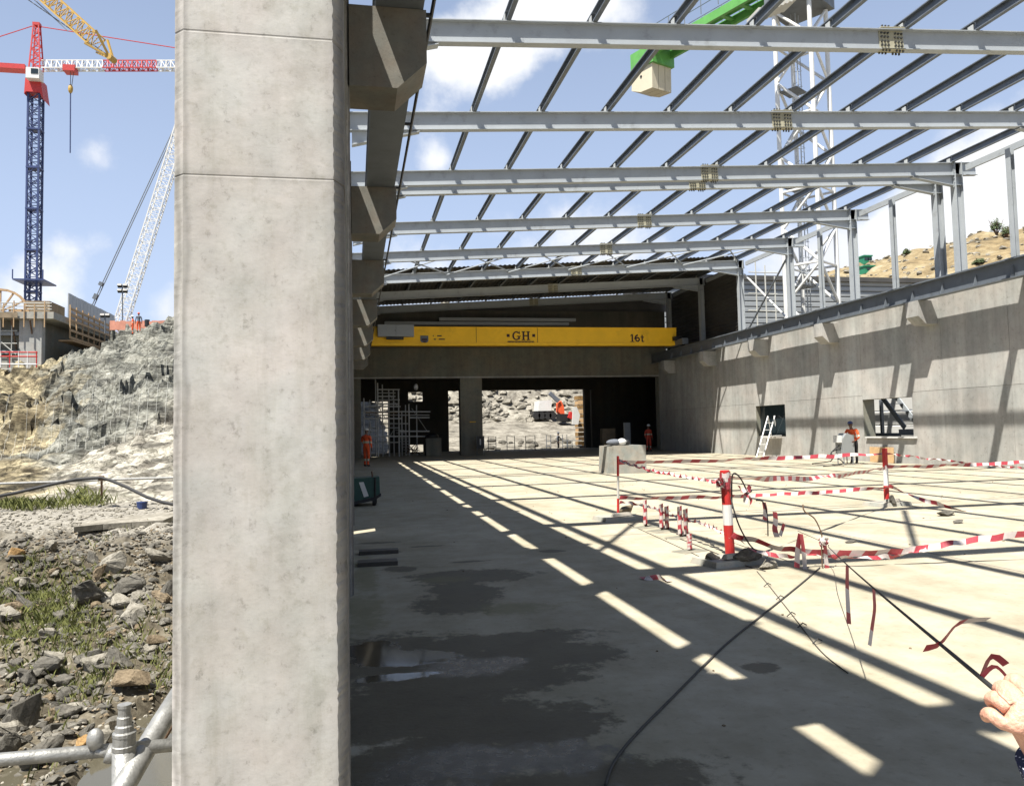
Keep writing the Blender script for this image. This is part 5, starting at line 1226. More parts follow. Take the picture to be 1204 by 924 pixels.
for px, dx1, dy1, dx2, dy2, w, lb in [(970, 2, 24, 8, 54, .05, 'streamer nearest the knot, hanging below the rope'), (996, 0, 30, 2, 70, .05, 'narrow streamer hanging in the middle of the rope'), (1028, 1, 25, -5, 68, .048, 'broad streamer with a rounded end hanging from the rope')]:
    p0 = rope_at(px); dep = p0.y; cc = ROT.transposed() @ (p0 - Vector((0, 0, EYE))); x0, y0 = CX + F * cc.x / cc.z, CY + F * cc.y / cc.z
    dist = cc.z
    streamer(lb, [p0, atY(x0 + dx1 * .6, y0 + dy1 * .5, dep), atY(x0 + dx1, y0 + dy1, dep), atY(x0 + (dx1 + dx2) / 2, y0 + (dy1 + dy2) / 2, dep), atY(x0 + dx2, y0 + dy2, dep)], w * dist / 8, 1.2, .13, 1.2)
p0 = rope_at(1103); streamer('streamer blown sideways from the rope near the right edge', [p0 + Vector((-.035, 0, -.006)), p0, atY(1125, 734, p0.y), atY(1145, 729, p0.y), atY(1163, 728, p0.y)], .016, 2.5, .09, .5)
p0 = rope_at(1152); streamer('short folded streamer end on the rope above the hand', [p0, atY(1166, 771, p0.y), atY(1184, 782, p0.y)], .010, 2, .06, .3)
streamer('thin streamer tail hanging above the knuckles', [p0, atY(1170, 783, p0.y - .02), atY(1189, 802, p0.y - .04)], .006, 2, .05, .2)
streamer('scrap of red tape lying on the shaded slab', [Vector((*G(753, 680)[:2], .02)), Vector((*G(762, 682)[:2], .02)), Vector((*G(775, 681)[:2], .02)), Vector((*G(788, 685)[:2], .015))], .06, 7, .09)

# concrete block with bag
c = G(717, 557); c2 = G(760, 557); y0 = c.y - .2
t = thing('concrete_block', 'large pale concrete block standing on the slab behind the thin stake', 'block', (c.x + .7, y0 + .6, 0))
x0, x1 = atY(722, 540, y0).x, atY(760, 540, y0).x; zt_ = atY(740, 523.5, y0).z
b = MB(); b.prof([(x0, .001), (x1, .001), (x1 - .01, zt_), (x0, zt_)], (0, y0 + 1.1, 0), (0, y0, 0), (1, 0, 0), (0, 0, 1)); b.build('block_body', 'block_conc', t)
xs = atY(716.5, 540, y0).x
b = MB(); b.prof([(xs, .001), (x0 - .004, .001), (x0 - .004, zt_ - .02), (xs + .05, zt_ - .02)], (0, y0 + 1.3, 0), (0, y0 + .1, 0), (1, 0, 0), (0, 0, 1)); b.build('block_leg', 'block_conc', t)
t = thing('bag', 'crumpled black and white bag lying on the concrete block', 'bag', (x0 + .25, y0 + .3, zt_))
b = MB(); b.ell((x0 + .12, y0 + .3, zt_ + .11), (.30, .2, .12), 12, 8); b.build('bag_body', 'greycloth', t, smooth=True)
b = MB(); b.ell((x0 + .38, y0 + .22, zt_ + .12), (.17, .16, .13), 10, 8); b.build('bag_fold', 'white', t, smooth=True)
b = MB(); b.ell((x0 + .56, y0 + .25, zt_ + .10), (.13, .14, .11), 10, 8); b.build('bag_end', 'black', t, smooth=True)
# green site trolley behind the column
yb_ = 18.1
t = thing('trolley', 'dark green tipping trolley with a pale stripe on small wheels by the left columns', 'trolley', (.2, yb_, 0))
q = lambda px, py, d=0: atY(px, py, yb_ + d)
pl = [q(410, 563), q(446, 560.5), q(447, 584), q(440, 588), q(414, 594), q(408, 590)]
b = MB(); b.prof([(v.x, v.z) for v in reversed(pl)], (0, yb_, 0), (0, yb_ + .7, 0), (1, 0, 0), (0, 0, 1)); b.build('tub', 'hatgreen', t)
b = MB(); b.prof([(v.x, v.z) for v in (q(409, 589), q(417, 593.5), q(441, 587.5), q(448, 583), q(448, 579.5), q(440, 584), q(416, 589.5), q(409, 586))], (0, yb_ - .03, 0), (0, yb_ - .002, 0), (1, 0, 0), (0, 0, 1)); b.build('lower_rim', 'black', t)
pl = [q(422, 567), q(427.5, 566.5), q(433.5, 583), q(428, 584.5)]; b = MB(); b.prof([(v.x, v.z) for v in reversed(pl)], (0, yb_ - .012, 0), (0, yb_ - .001, 0), (1, 0, 0), (0, 0, 1)); b.build('pale_stripe', 'white', t)
b = MB(); b.tube([q(441, 561, -.02), q(441, 585, -.02)], .02, 8); b.build('corner_bar', 'rubber', t)
b = MB(); b.tube([q(422, 566, .1), q(426, 564.5, .1), q(436, 563, .1), q(438, 560, .1), q(437, 554, .1)], .018, 8); b.build('tow_handle', 'rust', t)
for px, d in ((417, .1), (440, .1), (420, .6), (441, .6)):
    c = q(px, 594, d); b = MB(); b.tube([(c.x - .04, yb_ + d, .09), (c.x + .04, yb_ + d, .09)], .09, 14); b.build('wheel', 'rubber', t)
b = MB(); b.box(q(414, 590).x, q(441, 590).x, yb_ + .08, yb_ + .62, .10, .17); b.build('axle_frame', 'black', t)
b = MB(); b.box(.02, .5, 9.9, 10.15, .0005, .05); tag(b.build('plank', 'wet_wood', org=(.2, 10, 0)), 'wet dark plank lying on the shaded slab by the left column', 'plank')
b = MB(); b.box(.04, .56, 10.85, 11.05, .0005, .05); tag(b.build('plank', 'wet_wood', org=(.2, 11, 0)), 'second dark plank lying behind the first on the shaded slab', 'plank')
# pump beside the worker
c = WP + Vector((-.55, -.15, 0))
t = thing('pump', 'grey sheet metal pump with hoses in front of the blue helmeted worker', 'pump', c)
b = MB(); b.prof([(-.20, .42), (.30, .42), (.30, 1.12), (-.02, 1.22), (-.20, 1.0)], c + Vector((0, .25, 0)), c + Vector((0, -.25, 0)), (1, 0, 0), (0, 0, 1)); b.build('hopper', 'siding', t)
for dx in (-.15, .25):
    for dy in (-.2, .2): b = MB(); b.tube([c + Vector((dx, dy, .0)), c + Vector((dx, dy, .42))], .022, 6); b.build('leg', 'steel_dk', t)
b = MB(); b.box(c.x - .32, c.x - .205, c.y - .2, c.y + .2, .86, 1.14); b.build('control_box', 'white', t)
for k, (dz, e) in enumerate(((.75, (955, 546)), (.62, (968, 549)))):
    g0 = G(*e); b = MB(); b.tube(catmull([c + Vector((-.21, -.1 * k, dz)), c + Vector((-.7, -.2, .45)), Vector((g0.x + .9, g0.y + .1, .12)), Vector((g0.x, g0.y, .03))], 8), .022, 6); b.build('hose', 'rubber', t, smooth=True)
# white trestle ladder under the dark opening
c = G(905, 537); t = thing('ladder', 'white folding ladder standing under the dark opening of the right wall', 'ladder', c)
tp = atY(908, 490, c.y + .3)
for px0, px1 in ((889, 903), (897, 911)): b = MB(); b.beam(G(px0, 539), atY(px1, 489, c.y + .3), .05, .03); b.build('stile', 'white', t)
for px0 in (915, 922): b = MB(); b.beam(Vector((*G(px0, 536)[:2], 0)) + Vector((0, .3, 0)), atY(px0 - 12, 489, c.y + .35), .05, .03); b.build('stile', 'white', t)
for k in range(5):
    f = .15 + .17 * k; a, b_ = G(889, 539).lerp(atY(903, 489, c.y + .3), f), G(897, 539).lerp(atY(911, 489, c.y + .3), f); b = MB(); b.beam(a, b_, .06, .025); b.build('rung', 'white', t)
b = MB(); b.beam(atX(897, 513, 20.8), atX(916, 512, 20.8), .3, .03); b.build('platform', 'white', t)
b = MB(); p0, p1 = atX(1024, 545.5, 20.93), atX(1052, 548, 20.93); b.box(20.90, 20.925, p1.y, p0.y, .002, .62); tag(b.build('plywood_sheet', 'ply', org=(20.91, (p0.y + p1.y) / 2, 0)), 'low plywood sheet leaning on the foot of the right wall below the window', 'plywood')
# things behind the openings in the right wall
t = thing('steel_stair', 'steel stair with diagonal stringers seen through the right wall opening', 'stair', (22.6, 31, 0))
a, b_ = atX(1026, 462, 22.6), atX(1064, 503, 22.6)
for dx in (0, .7): b = MB(); b.beam(a + Vector((dx, 0, .4)), b_ + Vector((dx, 0, 0)), .05, .22); b.build('stringer', 'steel' if dx else 'steel_dk', t)
for k in range(7): c = a.lerp(b_, k / 6); b = MB(); b.box(c.x + .03, c.x + .67, c.y - .1, c.y + .1, c.z + .05 + .4 * (1 - k / 6), c.z + .08 + .4 * (1 - k / 6)); b.build('tread', 'steel_dk', t)
b = MB(); b.box(22.3, 23.4, b_.y - 1.2, b_.y, b_.z - .3, b_.z - .05); b.build('landing', 'steel_dk', t)
b = MB(); b.box(22.3, 22.4, b_.y - .01, a.y + .6, 1.0, 1.16); b.build('base_rail', 'steel_dk', t)
for c in (b_ + Vector((.4, -.6, 0)), a + Vector((.4, 0, 0))): b = MB(); b.box(c.x - .06, c.x + .06, c.y - .06, c.y + .06, -2.2, c.z - .31); b.build('leg', 'steel_dk', t)
t = thing('clad_wall', 'pale horizontally ribbed wall behind the steel stair', 'wall', (25.0, 33, -2))
for k in range(7): b = MB(); b.prof([(0, 0), (.03, .04), (.03, .62), (0, .66)], (25.0, 25, -1.2 + .67 * k), (25.0, 42, -1.2 + .67 * k), (-1, 0, 0), (0, 0, 1)); b.build('cladding_sheet', 'white', t)
t = thing('dark_backing_box', 'closed box added behind the smaller opening of the right wall to darken it', 'shed', (23, 38, 0))  # box added behind the window so its inside stays dark
b = MB(); b.box(21.62, 24.6, 35.6, 35.8, -2.2, 3.4); b.box(21.62, 24.6, 42.6, 42.8, -2.2, 3.4); b.box(24.4, 24.6, 35.81, 42.59, -2.2, 3.4); b.build('wall', 'dark_conc', t)
b = MB(); b.box(21.62, 24.7, 35.5, 42.9, 3.402, 3.6); b.build('roof', 'dark_conc', t)
b = MB(); b.box(21.25, 21.28, 36.4, 39.35, 1.0, 2.63); wf = b.build('window_pane', 'glass', wt)
for yv in (36.95, 37.6): b = MB(); b.box(21.2, 21.24, yv - .03, yv + .03, 1.03, 2.61); b.build('window_bar', 'steel', wf).parent = wf
b = MB(); b.box(21.2, 21.238, 36.42, 37.56, 1.75, 1.80); b.build('window_bar', 'steel', wf).parent = wf

# rear: scaffold, bins, panel stand, barriers
ys_ = 55.2
t = thing('scaffold_tower', 'pale tubular scaffold tower at the left end of the hall', 'scaffold', (2.5, ys_, 0))
S2 = lambda px, py, d=0: atY(px, py, ys_ + d)
for px in (428, 442, 444.5, 457.5, 469, 472.5, 481): 
    top = {428: 468, 442: 446, 444.5: 450, 457.5: 457, 469: 458, 472.5: 483, 481: 475}[px]; d = 1.2 if px in (442, 457.5, 472.5) else 0
    b = MB(); c = S2(px, 500, d); b.tube([(c.x, ys_ + d, 0), (c.x, ys_ + d, S2(px, top, d).z)], .045, 6); b.build('standard', 'white', t)
for py, p0, p1 in [(478, 428, 471), (484, 428, 473), (492, 428, 472), (507, 428, 442), (513, 428, 500), (466, 444, 465), (475, 444, 469), (507, 470, 505), (484, 472, 506), (491, 481, 505), (458, 443, 470)]:
    b = MB(); b.tube([S2(p0, py), S2(p1, py)], .045, 6); b.build('ledger', 'white', t)
for px, top in ((435, 470), (450, 452), (463, 458), (477, 476), (490, 476)):
    b = MB(); c = S2(px, 500, 1.3); b.tube([(c.x, ys_ + 1.3, 0), (c.x, ys_ + 1.3, S2(px, top, 1.3).z)], .04, 6); b.build('standard', 'white', t)
for py, p0, p1 in [(462, 444, 465), (470, 444, 470), (488, 430, 505), (498, 444, 480), (503, 430, 470), (520, 430, 470)]:
    b = MB(); b.tube([S2(p0, py, 1.3), S2(p1, py, 1.3)], .04, 6); b.build('ledger', 'white', t)
for p0, p1 in [((458, 464), (469, 480)), ((484, 480), (503, 508)), ((457, 515), (465, 502)), ((445, 478), (453, 492))]:
    b = MB(); b.tube([S2(*p0, .1), S2(*p1, .1)], .025, 6); b.build('brace', 'netting', t)
b = MB(); b.box(S2(430, 484).x, S2(470, 484).x, ys_, ys_ + 1.2, S2(450, 484.5).z - .04, S2(450, 484.5).z); b.build('deck', 'wood', t)
b = MB()
for k in range(9): c = S2(470 + 1.4 * k, 506 + 3.3 * k); b.box(c.x - .3, c.x + .3, ys_ + .02, ys_ + .24, c.z, c.z + .04)
tag(b.build('ladder_treads', 'netting', t), kind='stuff')
t = thing('site_bin', 'grey concrete bin with a black bag on top near the pier', 'bin', S2(511, 535))
x0, x1 = S2(501, 520, -1).x, S2(519, 520, -1).x; b = MB(); b.box(x0, x1, ys_ - 1, ys_ + .2, .001, S2(510, 515, -1).z); b.build('bin_body', 'dark_conc', t)
b = MB(); c = S2(508, 513, -.5); b.ell(c, (.45, .4, .26), 12, 8); b.build('bin_bag', 'black', t, smooth=True)
t = thing('notice_stand', 'small black notice board on a thin frame before the pier', 'notice board', (8.3, 52.3, 0))
c = atY(565, 522, 52.3); b = MB(); b.box(c.x - .22, c.x + .22, 52.3, 52.34, c.z - .3, c.z + .52); b.build('board', 'black', t)
b = MB(); b.box(c.x - .05, c.x + .03, 52.28, 52.298, c.z - .05, c.z + .34); b.build('board_label', 'white', t)
for dx in (-.24, .24): b = MB(); b.tube([(c.x + dx, 52.32, 0), (c.x + dx, 52.32, c.z + .55)], .02, 6); b.build('leg', 'steel_dk', t)
c = atY(556, 496, 52.9); b = MB(); b.box(c.x - .2, c.x + .2, 52.97, 53.008, c.z - .02, c.z + .03); tag(b.build('wall_plate', 'yellow', org=c), 'tiny yellow strip sign fixed to the pier', 'sign')
for i, (px0, px1) in enumerate(((574, 583), (596, 605), (618, 629))):
    t = thing('crowd_barrier', ['leftmost low grey tube barrier before the far opening', 'middle low grey tube barrier before the far opening', 'rightmost low tube barrier with dark panel before the far opening'][i], 'barrier', (atY(px0, 520, 62).x, 62, 0), 'tube barriers in the rear room')
    x0, x1 = atY(px0, 515, 62).x, atY(px1, 515, 62).x; z1 = 1.15
    b = MB(); b.tube([(x0, 62, 0), (x0, 62, z1), (x1, 62, z1), (x1, 62, 0)], .03, 6); b.build('frame', 'steel', t)
    b = MB(); b.tube([(x0, 62, .6), (x1, 62, .6)], .025, 6); b.build('rail', 'steel', t)
b = MB(); c = atY(486, 532, 54.0)
for k in range(14): b.tube([c + Vector((rr.uniform(-.5, .4), rr.uniform(-.2, .2), rr.uniform(-.05, .5))), c + Vector((rr.uniform(-.4, .5), rr.uniform(-.2, .2), rr.uniform(-.2, .55)))], .025, 5)
tag(b.build('scrap_heap', 'rust', org=c), 'tangled heap of rusty scrap bars beside the scaffold tower', 'scrap')
t = thing('lamp', 'bulky white site lamp hanging from the lintel above the scaffold', 'lamp', atY(489, 447, 54.2))
c = atY(489, 455, 54.2); b = MB(); b.tube([c + Vector((0, 0, .9)), c + Vector((0, 0, .3))], .02, 6); b.build('cable', 'black', t)
b = MB(); b.ell(c, (.16, .16, .22), 10, 8); b.build('lamp_shade', 'white', t, smooth=True)
c = atY(722, 510, 56); b = MB(); b.box(c.x - .9, c.x + .1, 56, 56.5, .0, 1.6); tag(b.build('cabinet', 'brown', org=(c.x, 56, 0)), 'dim brown cabinet standing in the dark doorway', 'cabinet')
c = atY(737, 510, 56); b = MB(); b.box(c.x - .2, c.x + .25, 55.9, 56.1, .4, 2.0); tag(b.build('notice_board', 'steel', org=(c.x, 56, 0)), 'dim grey panel standing in the dark doorway beside the cabinet', 'panel')
# quarry yard beyond
def yard(px, py, y): p = atY(px, py, y); p.z = back_slope(p.x, y); return p
c = yard(642, 490, 86); t = thing('dump_truck', 'white dump truck parked at the foot of the quarry slope', 'truck', c)
sx = 86 / F; zt2 = atY(642, 470, 86).z; zb2 = atY(642, 483, 86).z
b = MB(); b.prof([(atY(633, 483, 86).x, zb2), (atY(648, 483, 86).x, zb2), (atY(649, 471, 86).x, zt2), (atY(634, 472, 86).x, zt2 - .1)], (0, 88.4, 0), (0, 86, 0), (1, 0, 0), (0, 0, 1)); b.build('truck_body', 'white', t)
b = MB(); b.box(atY(628, 487, 86).x, atY(652, 487, 86).x, 86.2, 88.2, zb2 - .35, zb2 - .002); b.build('chassis', 'black', t)
for px in (631, 637, 644, 650): c2 = atY(px, 488.5, 86); b = MB(); b.tube([(c2.x, 85.9, c2.z), (c2.x, 86.3, c2.z)], .42, 14); b.build('wheel', 'rubber', t)
t = thing('excavator', 'orange excavator arm and cab beside the white truck', 'excavator', yard(660, 492, 84))
E2 = lambda px, py: atY(px, py, 84)
b = MB(); b.prof([(E2(*v).x, E2(*v).z) for v in [(657, 484), (660, 488), (664, 488), (663, 478), (660, 471), (657, 474)]], (0, 85.2, 0), (0, 84, 0), (1, 0, 0), (0, 0, 1)); b.build('cab', 'orange', t)
b = MB(); b.beam(E2(657, 472), E2(646, 462), .35, .4); b.build('boom', 'greycloth', t)
b = MB(); b.beam(E2(656, 491), E2(668, 491), 1.4, .8); b.build('track', 'black', t)
b = MB(); b.prof([(E2(*v).x, E2(*v).z) for v in [(665, 491), (672, 494), (673, 486), (668, 484)]], (0, 83.6, 0), (0, 83, 0), (1, 0, 0), (0, 0, 1)); b.build('bucket', 'red', t)
t = thing('brick_pier', 'unfinished brick pier at the right side of the far opening', 'brick pier', (atY(683, 500, 71).x, 71, 0))
for k in range(11):
    z0 = .1 + k * .42; o = MB(); o.box(atY(680 + (k % 2) * .6, 500, 71).x, atY(692, 500, 71).x, 71, 72.2, z0, z0 + .36); o.build('brick_course', 'rock_ochre' if k % 2 == 0 else 'ply', t)
b = MB(); b.prof([(atY(*v, 70.4).x, atY(*v, 70.4).z) for v in [(673, 499), (680, 499), (682, 488), (678, 478), (674, 479)]], (0, 70.6, 0), (0, 70.4, 0), (1, 0, 0), (0, 0, 1)); tag(b.build('tarpaulin', 'white', org=(atY(677, 500, 70.4).x, 70.4, 0)), 'white tarpaulin hung in front of the brick pier', 'tarpaulin')
for i, px in enumerate((645, 664, 670)):
    t = thing('trestle', ['left trestle frame beside the silhouetted worker outside', 'middle trestle frame beside the silhouetted worker outside', 'right low trestle table beyond the silhouetted worker'][i], 'trestle', yard(px, 517, 69), 'trestles outside the far opening')
    c = yard(px, 517, 69)
    for dx in (-.2, .2): b = MB(); b.tube([c + Vector((dx, 0, 0)), c + Vector((dx, 0, 1.5 - .5 * (i == 2)))], .03, 6); b.build('leg', 'steel_dk', t)
    for zz2 in (.5, .95): b = MB(); b.tube([c + Vector((-.2, 0, zz2)), c + Vector((.2 + .9 * (i == 2), 0, zz2))], .03, 6); b.build('rail', 'steel_dk', t)
scatter('quarry_stones', [(lambda x, y: (x, y, back_slope(x, y)))(rr.uniform(2, 34), rr.uniform(86, 112)) for _ in range(900)], .55, 'rock_pale')
scatter('quarry_stones', [(lambda x, y: (x, y, back_slope(x, y)))(rr.uniform(2, 34), rr.uniform(86, 112)) for _ in range(260)], .6, 'rock')
scatter('slab_debris', [(rr.uniform(1, 20), rr.uniform(4, 40), .003) for _ in range(420)], .016, 'rock_tan')
b = MB()
for k in range(60):
    x = rr.uniform(10, 20); y = rr.uniform(67, 76); s = rr.uniform(.15, .5); b.ell((x, y, back_slope(x, y) + s * .2), (s, s * .8, s * .5), 6, 4)
tag(b.build('rubble_heaps', 'rock', ), kind='stuff')

# ================================================================== FAR LEFT: CRANES, BUILDING
YL = 100.0
L_ = lambda px, py, y=YL: atY(px, py, y)
t = thing('tower_crane', 'red and white tower crane on a dark blue mast at far left', 'tower crane', L_(40, 352))
mx = L_(40.5, 230).x; z0, z1 = L_(40, 365).z, L_(40, 112).z
b = MB(); lattice(b, (mx, YL, z0 - 4), (mx, YL, z1), 1.2, 1.2, 34, .20, .09); b.build('mast', 'blue', t)
b = MB()
for zz2 in (.08, .27, .46, .65, .83): b.box(mx - .72, mx + .72, YL - .72, YL + .72, z0 + (z1 - z0) * zz2, z0 + (z1 - z0) * zz2 + .18)
b.build('mast_collar', 'blue', t)
zc_ = L_(40, 333).z; b = MB(); b.box(L_(23, 330).x, L_(59, 330).x, YL - 2, YL + 2, zc_, zc_ + .15)
for x in (L_(23, 330).x, L_(58, 330).x, L_(52, 330).x): b.box(x - .05, x + .05, YL - 2, YL - 1.9, zc_ + .15, zc_ + 1.2)
b.build('mast_platform', 'blue', t)
zs = z1; b = MB(); b.prof([(-.7, 0), (.7, 0), (1.15, -.9), (.8, 1.6), (-.8, 1.6), (-.9, -.3)], (mx, YL + 1, zs), (mx, YL - 1, zs), (1, 0, 0), (0, 0, 1)); b.build('slewing_ring', 'red', t)
b = MB(); c = L_(41, 89, YL - 1.4); b.box(c.x - .75, c.x + .65, YL - 2, YL - .6, c.z - .55, c.z + .7); b.build('cab', 'white', t)
b = MB(); b.box(c.x - .2, c.x + .55, YL - 2.04, YL - 2.002, c.z - .05, c.z + .55); b.build('cab_window', 'glass', t)
b = MB(); c0, c1 = L_(40, 82), L_(40.5, 31); [b.beam((mx + sx_ * .58, YL + sy_ * .58, c0.z), (mx + sx_ * .28, YL + sy_ * .28, c1.z), .13, .13) for sx_ in (-1, 1) for sy_ in (-1, 1)]
for k in range(7):
    w0, w1 = .58 - .30 * k / 7, .58 - .30 * (k + 1) / 7; q0, q1 = c0.z + (c1.z - c0.z) * k / 7, c0.z + (c1.z - c0.z) * (k + 1) / 7; e_ = 1 if k % 2 else -1
    for yy in (-1, 1): b.beam((mx - e_ * w0, YL + yy * w0, q0), (mx + e_ * w1, YL + yy * w1, q1), .10, .10); b.beam((mx - w1, YL + yy * w1, q1), (mx + w1, YL + yy * w1, q1), .08, .08)
b.box(mx - .38, mx + .38, YL - .35, YL + .35, c1.z, c1.z + .35); b.build('tower_head', 'red', t)
jz = lambda px: L_(px, 77, YL).z
def jib(n0, n1, mat, k):
    b = MB(); a, e = L_(n0, 76.5), L_(n1, 76.5); lattice(b, a, e, 1.0, 1.1, k, .11, .07, tri=True); b.build('jib', mat, t)
jib(49, 121, 'white', 12); jib(121.5, 184, 'red', 11); jib(184.5, 240, 'white', 10); jib(240.5, 330, 'white', 15)
b = MB(); c0, c1 = L_(0, 80), L_(32, 80); b.box(L_(-110, 80).x, c1.x, YL - .7, YL + .7, c0.z - .25, c0.z + .25); b.box(L_(-110, 80).x, c1.x, YL - .7, YL - .65, c0.z + .26, c0.z + .32); b.build('counter_jib', 'red', t)
b = MB(); c0 = L_(-100, 80); b.box(c0.x - 1.2, c0.x + 1.5, YL - .9, YL + .9, c0.z - 3, c0.z - .26); b.build('counterweight', 'dirty_white', t)
b = MB(); b.tube([L_(43, 31), L_(330, 76)], .06, 6); b.tube([L_(38, 31), L_(-110, 79)], .06, 6); b.build('pendant', 'red', t)
b = MB(); c0 = L_(83, 82.5); b.box(c0.x - .65, c0.x + .65, YL - .7, YL + .7, c0.z - .35, c0.z + .35); b.build('trolley', 'red', t)
b = MB(); c1 = L_(83, 100); b.tube([c0, c1], .04, 5); b.tube([c0 + Vector((.35, 0, 0)), c1 + Vector((.15, 0, 0))], .04, 5); b.build('hoist_rope', 'steel_dk', t)
b = MB(); b.ell(c1 + Vector((0, 0, -.5)), (.28, .25, .55), 10, 8); b.build('hook_block', 'boom_yellow', t)
b = MB(); b.tube([c1 + Vector((0, 0, -1)), L_(82.5, 180)], .07, 6); b.build('load_chain', 'blue', t)
# ochre luffing boom crossing the top left
t = thing('crane_boom', 'ochre lattice crane boom slanting down across the top left corner', 'crane boom', L_(130, 70, 80))
b = MB(); lattice(b, L_(-60, -108, 84), L_(113, 49, 80), 1.5, 1.3, 28, .13, .07); b.build('boom_section', 'boom_yellow', t)
b = MB(); k = len(b.v); e, tip = L_(113, 49, 80), L_(131, 69, 80); r, u = b.frame(L_(-60, -108, 84), e)
for sx_, sy_ in ((-1, -1), (1, -1), (1, 1), (-1, 1)): b.beam(e + r * .95 * sx_ + u * .8 * sy_, tip + r * .35 * sx_, .17, .17)
b.tube([tip - r * .5, tip + r * .5], .3, 10); b.build('boom_tip', 'boom_yellow', t)
b = MB(); b.tube([L_(30, -2, 82), L_(131, 68, 80)], .05, 5); b.tube([L_(-40, -75, 84), L_(80, 37, 80)], .05, 5); b.build('pendant', 'steel_dk', t)
# white crawler boom
t = thing('crawler_crane', 'white lattice boom of a crawler crane rising behind the rock slope', 'crane boom', L_(143, 384, 120))
b = MB(); lattice(b, L_(138.5, 392, 120), L_(220, 130, 120), 1.55, 1.5, 40, .15, .08); b.build('boom_section', 'white', t)
b = MB(); lattice(b, L_(220.3, 129, 120), L_(260, 0, 120), 1.55, 1.5, 18, .15, .08); b.build('boom_section', 'white', t)
b = MB()
for d in (0, 2.5): b.tube([L_(106 + d, 364, 121), L_(205 + d, 150, 121), L_(242, 60, 121)], .07, 5)
b.build('pendant', 'steel_dk', t)
b = MB(); b.beam(L_(111, 352, 121), L_(114, 346, 121), .7, .5); b.beam(L_(118, 336, 121), L_(120, 332, 121), .7, .5); b.build('pendant_link', 'steel_dk', t)
b = MB(); c = L_(138, 386, 121); b.box(c.x - 2.5, c.x + 2.5, 119, 123, c.z - 4, c.z - 1); b.build('crane_body', 'red', t)
for px, top, bot, lb, hs in [(144, 335, 381, 'tall flood light mast before the white crane boom', 2), (123.5, 371, 386, 'short flood light mast left of the white crane boom', 1)]:
    t = thing('light_mast', lb, 'light mast', L_(px, bot + 4, 92), 'flood light masts on the rock crest')
    b = MB(); b.tube([L_(px, bot + 6, 92), L_(px, top, 92)], .07, 6); b.build('pole', 'steel_dk', t)
    for k in range(2):
        c = L_(px, top + 1 + 6 * k, 92) if hs == 2 else L_(px - 3 + 6 * k, top, 92)
        for dx in ((-.28, .28) if hs == 2 else (0,)): b = MB(); b.beam(c + Vector((dx, -.15, .1)), c + Vector((dx, .2, -.1)), .42, .26); b.build('lamp_head', 'black', t)
# unfinished building
YB = 90.0
Bq = lambda px, py, y=YB: atY(px, py, y)
ub = thing('unfinished_building', 'unfinished concrete building with formwork and scaffolds on the far left', 'building', Bq(20, 432))
xr = Bq(47, 400).x; zg, zs_ = Bq(20, 440).z, Bq(20, 377).z
b = MB(); b.box(-62, xr, YB, YB + 24, zg - 3, zs_); b.build('wall', 'dark_conc', ub)
b = MB(); b.box(xr - 1.6, xr + .5, YB - 1.0, YB - .02, zg - 3, zs_ - .01); b.build('corner_pier', 'wall', ub)
b = MB(); b.box(-62, xr + 1.8, YB - 1.6, YB + 25, zs_ + .002, zs_ + .7); b.build('floor_slab', 'block_conc', ub)
for k in range(3): b = MB(); zz2 = zs_ - 1.6 - 1.9 * k; b.box(-62, xr - 1.7, YB - .7, YB - .01, zz2, zz2 + (.35 if k < 2 else 1.6)); b.build('wall_band', 'block_conc' if k == 2 else 'siding', ub)
for k in range(10): b = MB(); x = xr - 2.2 - 1.05 * k; b.tube([(x, YB - 1.2, zg), (x, YB - 1.2, zs_ + 1.6)], .05, 5); b.build('standard', 'netting', ub)
for k in range(4): b = MB(); b.tube([(-62, YB - 1.2, zs_ - 1.2 - 1.3 * k), (xr - 1.7, YB - 1.2, zs_ - 1.2 - 1.3 * k)], .05, 5); b.build('ledger', 'netting', ub)
b = MB(); b.tube([(xr - 4.2, YB - 1.2, zs_ - 1.4), (xr - 1.8, YB - 1.2, zs_ - 3.6)], .05, 5); b.build('brace', 'netting', ub)
for k in range(3): b = MB(); b.tube([(-62, YB - 1.55, zs_ + .95 + .32 * k), (xr + 1.6, YB - 1.55, zs_ + .95 + .32 * k)], .05, 5); b.build('guard_rail', 'netting', ub)
for k in range(17):
    x = xr + 1.0 - .95 * k; b = MB(); b.beam((x, YB - 1.7, zs_ - .9), (x, YB - 1.7, zs_ + 1.5 + .3 * (k % 3 == 0)), .09, .09); b.build('timber_post', 'wood', ub)
for k in range(5): b = MB(); x = xr - 1.5 - 3.1 * k; b.box(x - 2.6, x, YB - 1.75, YB - 1.71, zs_ + .05, zs_ + .6 - .1 * (k % 2)); b.build('edge_board', ('brown', 'wood', 'ply')[k % 3], ub)
for k in range(6): b = MB(); x = xr - 2 - 2.4 * k; b.box(x - .8, x + .4, YB - .5, YB + .8, zs_ + .71, zs_ + 1.1 + .35 * (k % 3)); b.build('timber_stack', ('wood', 'brown')[k % 2], ub)
for k in range(7): b = MB(); x = xr - .4 - 1.7 * k; b.beam((x, YB - .05, zs_ - 3.4), (x, YB - 1.6, zs_ - .1), .12, .12); b.build('bracket', 'rust', ub)
